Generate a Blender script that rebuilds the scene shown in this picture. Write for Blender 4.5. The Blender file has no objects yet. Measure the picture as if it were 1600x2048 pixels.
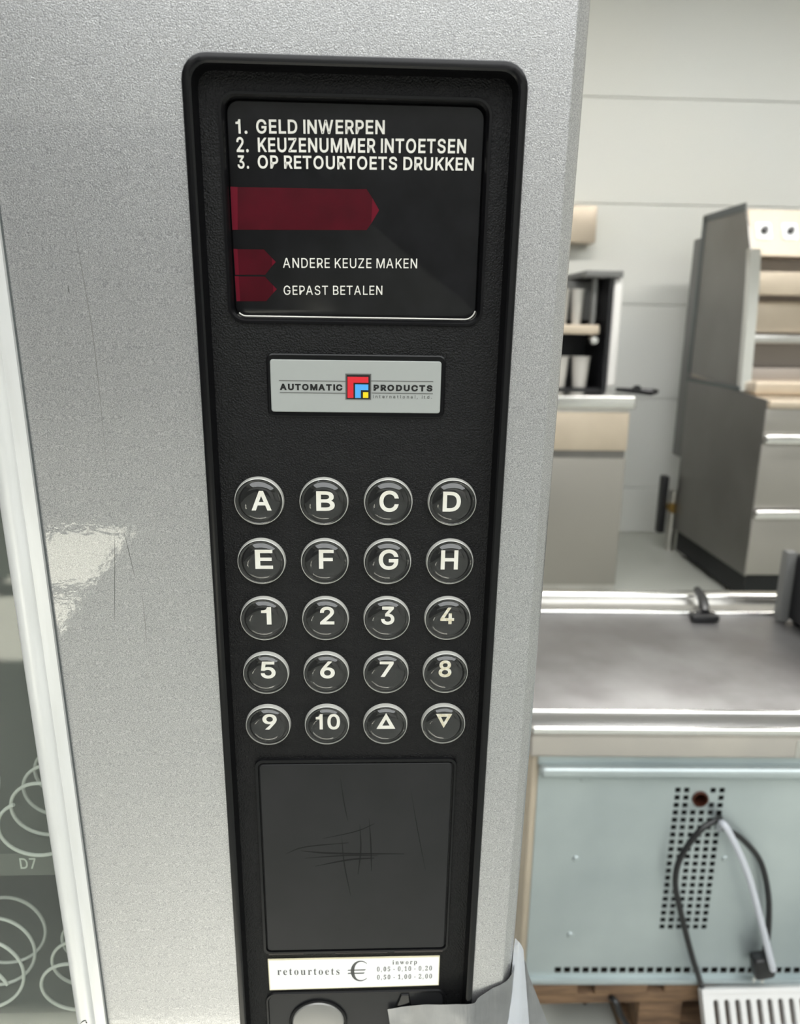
import bpy, bmesh, math, random, json
from mathutils import Vector, Matrix, noise
C = bpy.context.scene.collection
sc = bpy.context.scene
R = math.radians
random.seed(4)

# ------------------------------------------------------------------ camera, light, exposure
cam_data = bpy.data.cameras.new('camera')
cam = bpy.data.objects.new('camera', cam_data); C.objects.link(cam)
CAM_POS = Vector((0.0053, -0.3431, 1.28))
cam.matrix_world = Matrix(((0.999087, -0.004859, -0.042436, CAM_POS.x),
                           (-0.039997, 0.242208, -0.969399, CAM_POS.y),
                           (0.014989, 0.970212, 0.241793, CAM_POS.z), (0, 0, 0, 1)))
cam_data.sensor_fit = 'HORIZONTAL'; cam_data.sensor_width = 24.0
cam_data.lens = 24.0 * 1530 / 1600
cam_data.clip_start = 0.02; cam_data.clip_end = 60
cam_data.dof.use_dof = True; cam_data.dof.focus_distance = 0.362; cam_data.dof.aperture_fstop = 9.5
sc.camera = cam

sc.view_settings.view_transform = 'Standard'; sc.view_settings.look = 'None'
sc.view_settings.gamma = 1.0; sc.view_settings.use_curve_mapping = False
sc.view_settings.exposure = -0.9

world = bpy.data.worlds.new('sky'); sc.world = world; world.use_nodes = True
bg = world.node_tree.nodes['Background']; bg.inputs[0].default_value = (0.80, 0.90, 1.0, 1); bg.inputs[1].default_value = 6.0

sun = bpy.data.lights.new('sun', 'SUN'); sun.energy = 110.0; sun.angle = R(0.6); sun.color = (1.0, 0.95, 0.86)
sun_o = bpy.data.objects.new('sun', sun); C.objects.link(sun_o)
sun_o.rotation_euler = Vector((0.0, 0.4657, -0.8849)).to_track_quat('-Z', 'Y').to_euler()

LAMP_POWER = 76.0
LAMPS = [(-1.6, 2.2), (0.75, 2.2), (2.6, 2.2)]
FILL_POWER = 420.0                                  # strength of an area lamp added under the ceiling as soft fill
a = bpy.data.lights.new('roof_light', 'AREA'); a.shape = 'RECTANGLE'; a.size = 5.0; a.size_y = 3.4; a.energy = FILL_POWER; a.color = (0.96, 0.985, 1.0)
ao = bpy.data.objects.new('roof_light', a); C.objects.link(ao); ao.location = (0.6, -2.2, 3.37)
LAMP_Z = 3.30
for (lx, ly) in LAMPS:
    a = bpy.data.lights.new('ceiling_lamp_light', 'AREA'); a.shape = 'RECTANGLE'; a.size = 1.2; a.size_y = 0.30
    a.energy = LAMP_POWER; a.color = (1.0, 0.985, 0.955)
    ao = bpy.data.objects.new('ceiling_lamp_light', a); C.objects.link(ao); ao.location = (lx, ly, LAMP_Z - 0.075)
# ------------------------------------------------------------------ helpers
WL = {}                                    # world location of each object made here

def empty(name, loc):
    o = bpy.data.objects.new(name, None); C.objects.link(o); o.location = loc; o.empty_display_size = 0.05
    WL[o.name] = Vector(loc); return o

def tag(o, label=None, cat=None, group=None, kind=None):
    if label: o['label'] = label
    if cat: o['category'] = cat
    if group: o['group'] = group
    if kind: o['kind'] = kind
    return o

def obj(name, bm, m, parent=None, loc=None, xf=None, smooth=True, angle=35):
    """link a bmesh (in world coordinates, or in door coordinates with xf) as ONE mesh object"""
    if xf is not None: bmesh.ops.transform(bm, matrix=xf, verts=bm.verts)
    pl = WL[parent.name] if parent else Vector((0, 0, 0))
    L = Vector(loc) if loc is not None else pl
    bmesh.ops.translate(bm, verts=bm.verts, vec=-L)
    bmesh.ops.recalc_face_normals(bm, faces=bm.faces)
    me = bpy.data.meshes.new(name); bm.to_mesh(me); bm.free()
    for mm in (m if isinstance(m, (list, tuple)) else [m]): me.materials.append(mm)
    if smooth:
        for p in me.polygons: p.use_smooth = True
        me.set_sharp_from_angle(angle=R(angle))
    o = bpy.data.objects.new(name, me); C.objects.link(o)
    o.location = L - pl
    if parent: o.parent = parent
    WL[o.name] = L
    return o

def BM(): return bmesh.new()

def box(bm, x0, x1, y0, y1, z0, z1, bevel=0.0, seg=2, mi=0):
    t = bmesh.new(); bmesh.ops.create_cube(t, size=1)
    for v in t.verts:
        v.co = Vector((x0 + (v.co.x + .5) * (x1 - x0), y0 + (v.co.y + .5) * (y1 - y0), z0 + (v.co.z + .5) * (z1 - z0)))
    if bevel: bmesh.ops.bevel(t, geom=list(t.edges), offset=bevel, segments=seg, affect='EDGES', profile=0.5)
    merge(bm, t, mi); return bm

def merge(bm, t, mi=0):
    mp = [bm.verts.new(v.co) for v in t.verts]; t.verts.index_update()
    for f in t.faces:
        try:
            nf = bm.faces.new([mp[v.index] for v in f.verts]); nf.material_index = mi
        except ValueError: pass
    t.free()

def rot_about(bm, n0, origin, axis, ang):
    vs = list(bm.verts)[n0:]
    bmesh.ops.rotate(bm, cent=Vector(origin), matrix=Matrix.Rotation(ang, 3, axis), verts=vs)

def rr(x0, x1, z0, z1, r, n=6):
    """rounded rectangle loop of (x, z)"""
    out = []
    for cx, cz, a0 in ((x1 - r, z1 - r, 0), (x0 + r, z1 - r, 90), (x0 + r, z0 + r, 180), (x1 - r, z0 + r, 270)):
        for k in range(n + 1):
            a = R(a0 + 90 * k / n); out.append((cx + r * math.cos(a), cz + r * math.sin(a)))
    return out

def loft(bm, rings, cap0=False, cap1=False, closed=True, mi=0):
    """rings: lists of 3D points of equal length"""
    L = [[bm.verts.new(p) for p in ring] for ring in rings]; n = len(L[0])
    for a, b in zip(L, L[1:]):
        for i in range(n if closed else n - 1):
            j = (i + 1) % n
            f = bm.faces.new((a[i], a[j], b[j], b[i])); f.material_index = mi
    if cap0: bm.faces.new(L[0]).material_index = mi
    if cap1: bm.faces.new(L[-1]).material_index = mi
    return bm

def lxz(loop, y): return [(x, y, z) for x, z in loop]

def lathe_y(bm, prof, n=40, c=(0, 0, 0), cap_end=False):
    """prof: (radius, y); axis along y"""
    rings = []
    for r, y in prof:
        rings.append([(c[0] + r * math.cos(2 * math.pi * k / n), c[1] + y, c[2] + r * math.sin(2 * math.pi * k / n)) for k in range(n)])
    return loft(bm, rings, cap1=cap_end)

def tube(bm, pts, r, n=8, cap=True):
    pts = [Vector(p) for p in pts]; rings = []
    up = Vector((0.3, 0.2, 1)).normalized()
    for i, p in enumerate(pts):
        t = (pts[min(i + 1, len(pts) - 1)] - pts[max(i - 1, 0)]).normalized()
        a = t.cross(up)
        if a.length < 1e-3: a = t.cross(Vector((1, 0, 0)))
        a.normalize(); b = t.cross(a).normalized(); up = a.cross(t) * 1.0
        rad = r[i] if isinstance(r, (list, tuple)) else r
        rings.append([p + a * rad * math.cos(2 * math.pi * k / n) + b * rad * math.sin(2 * math.pi * k / n) for k in range(n)])
    return loft(bm, rings, cap0=cap, cap1=cap)

def smooth_path(pts, k=8):
    P = [Vector(p) for p in pts]; P = [P[0] * 2 - P[1]] + P + [P[-1] * 2 - P[-2]]; out = []
    for i in range(1, len(P) - 2):
        for j in range(k):
            t = j / k
            out.append(0.5 * ((2 * P[i]) + (P[i + 1] - P[i - 1]) * t + (2 * P[i - 1] - 5 * P[i] + 4 * P[i + 1] - P[i + 2]) * t * t + (-P[i - 1] + 3 * P[i] - 3 * P[i + 1] + P[i + 2]) * t ** 3))
    out.append(P[-2]); return out

def fill2d(contours, ext, offset=0.0):
    """flat shape with holes (even-odd) from 2D contours -> bmesh in local (u, v, depth +-ext)"""
    cu = bpy.data.curves.new('tmp', 'CURVE'); cu.dimensions = '2D'; cu.fill_mode = 'BOTH'; cu.extrude = ext; cu.offset = offset
    for c in contours:
        s = cu.splines.new('POLY'); s.points.add(len(c) - 1); s.use_cyclic_u = True
        for p, (u, v) in zip(s.points, c): p.co = (u, v, 0, 1)
    o = bpy.data.objects.new('tmp', cu); C.objects.link(o)
    dg = bpy.context.evaluated_depsgraph_get(); me = bpy.data.meshes.new_from_object(o.evaluated_get(dg))
    bpy.data.objects.remove(o); bpy.data.curves.remove(cu)
    t = bmesh.new(); t.from_mesh(me); bpy.data.meshes.remove(me)
    return t

def plate(bm, contours, y0, y1, mi=0):
    """upright plate in the xz plane from y0 to y1, contours with holes"""
    t = fill2d(contours, 1.0)
    for v in t.verts: v.co = Vector((v.co.x, y0 if v.co.z > 0 else y1, v.co.y))
    merge(bm, t, mi); return bm

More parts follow.
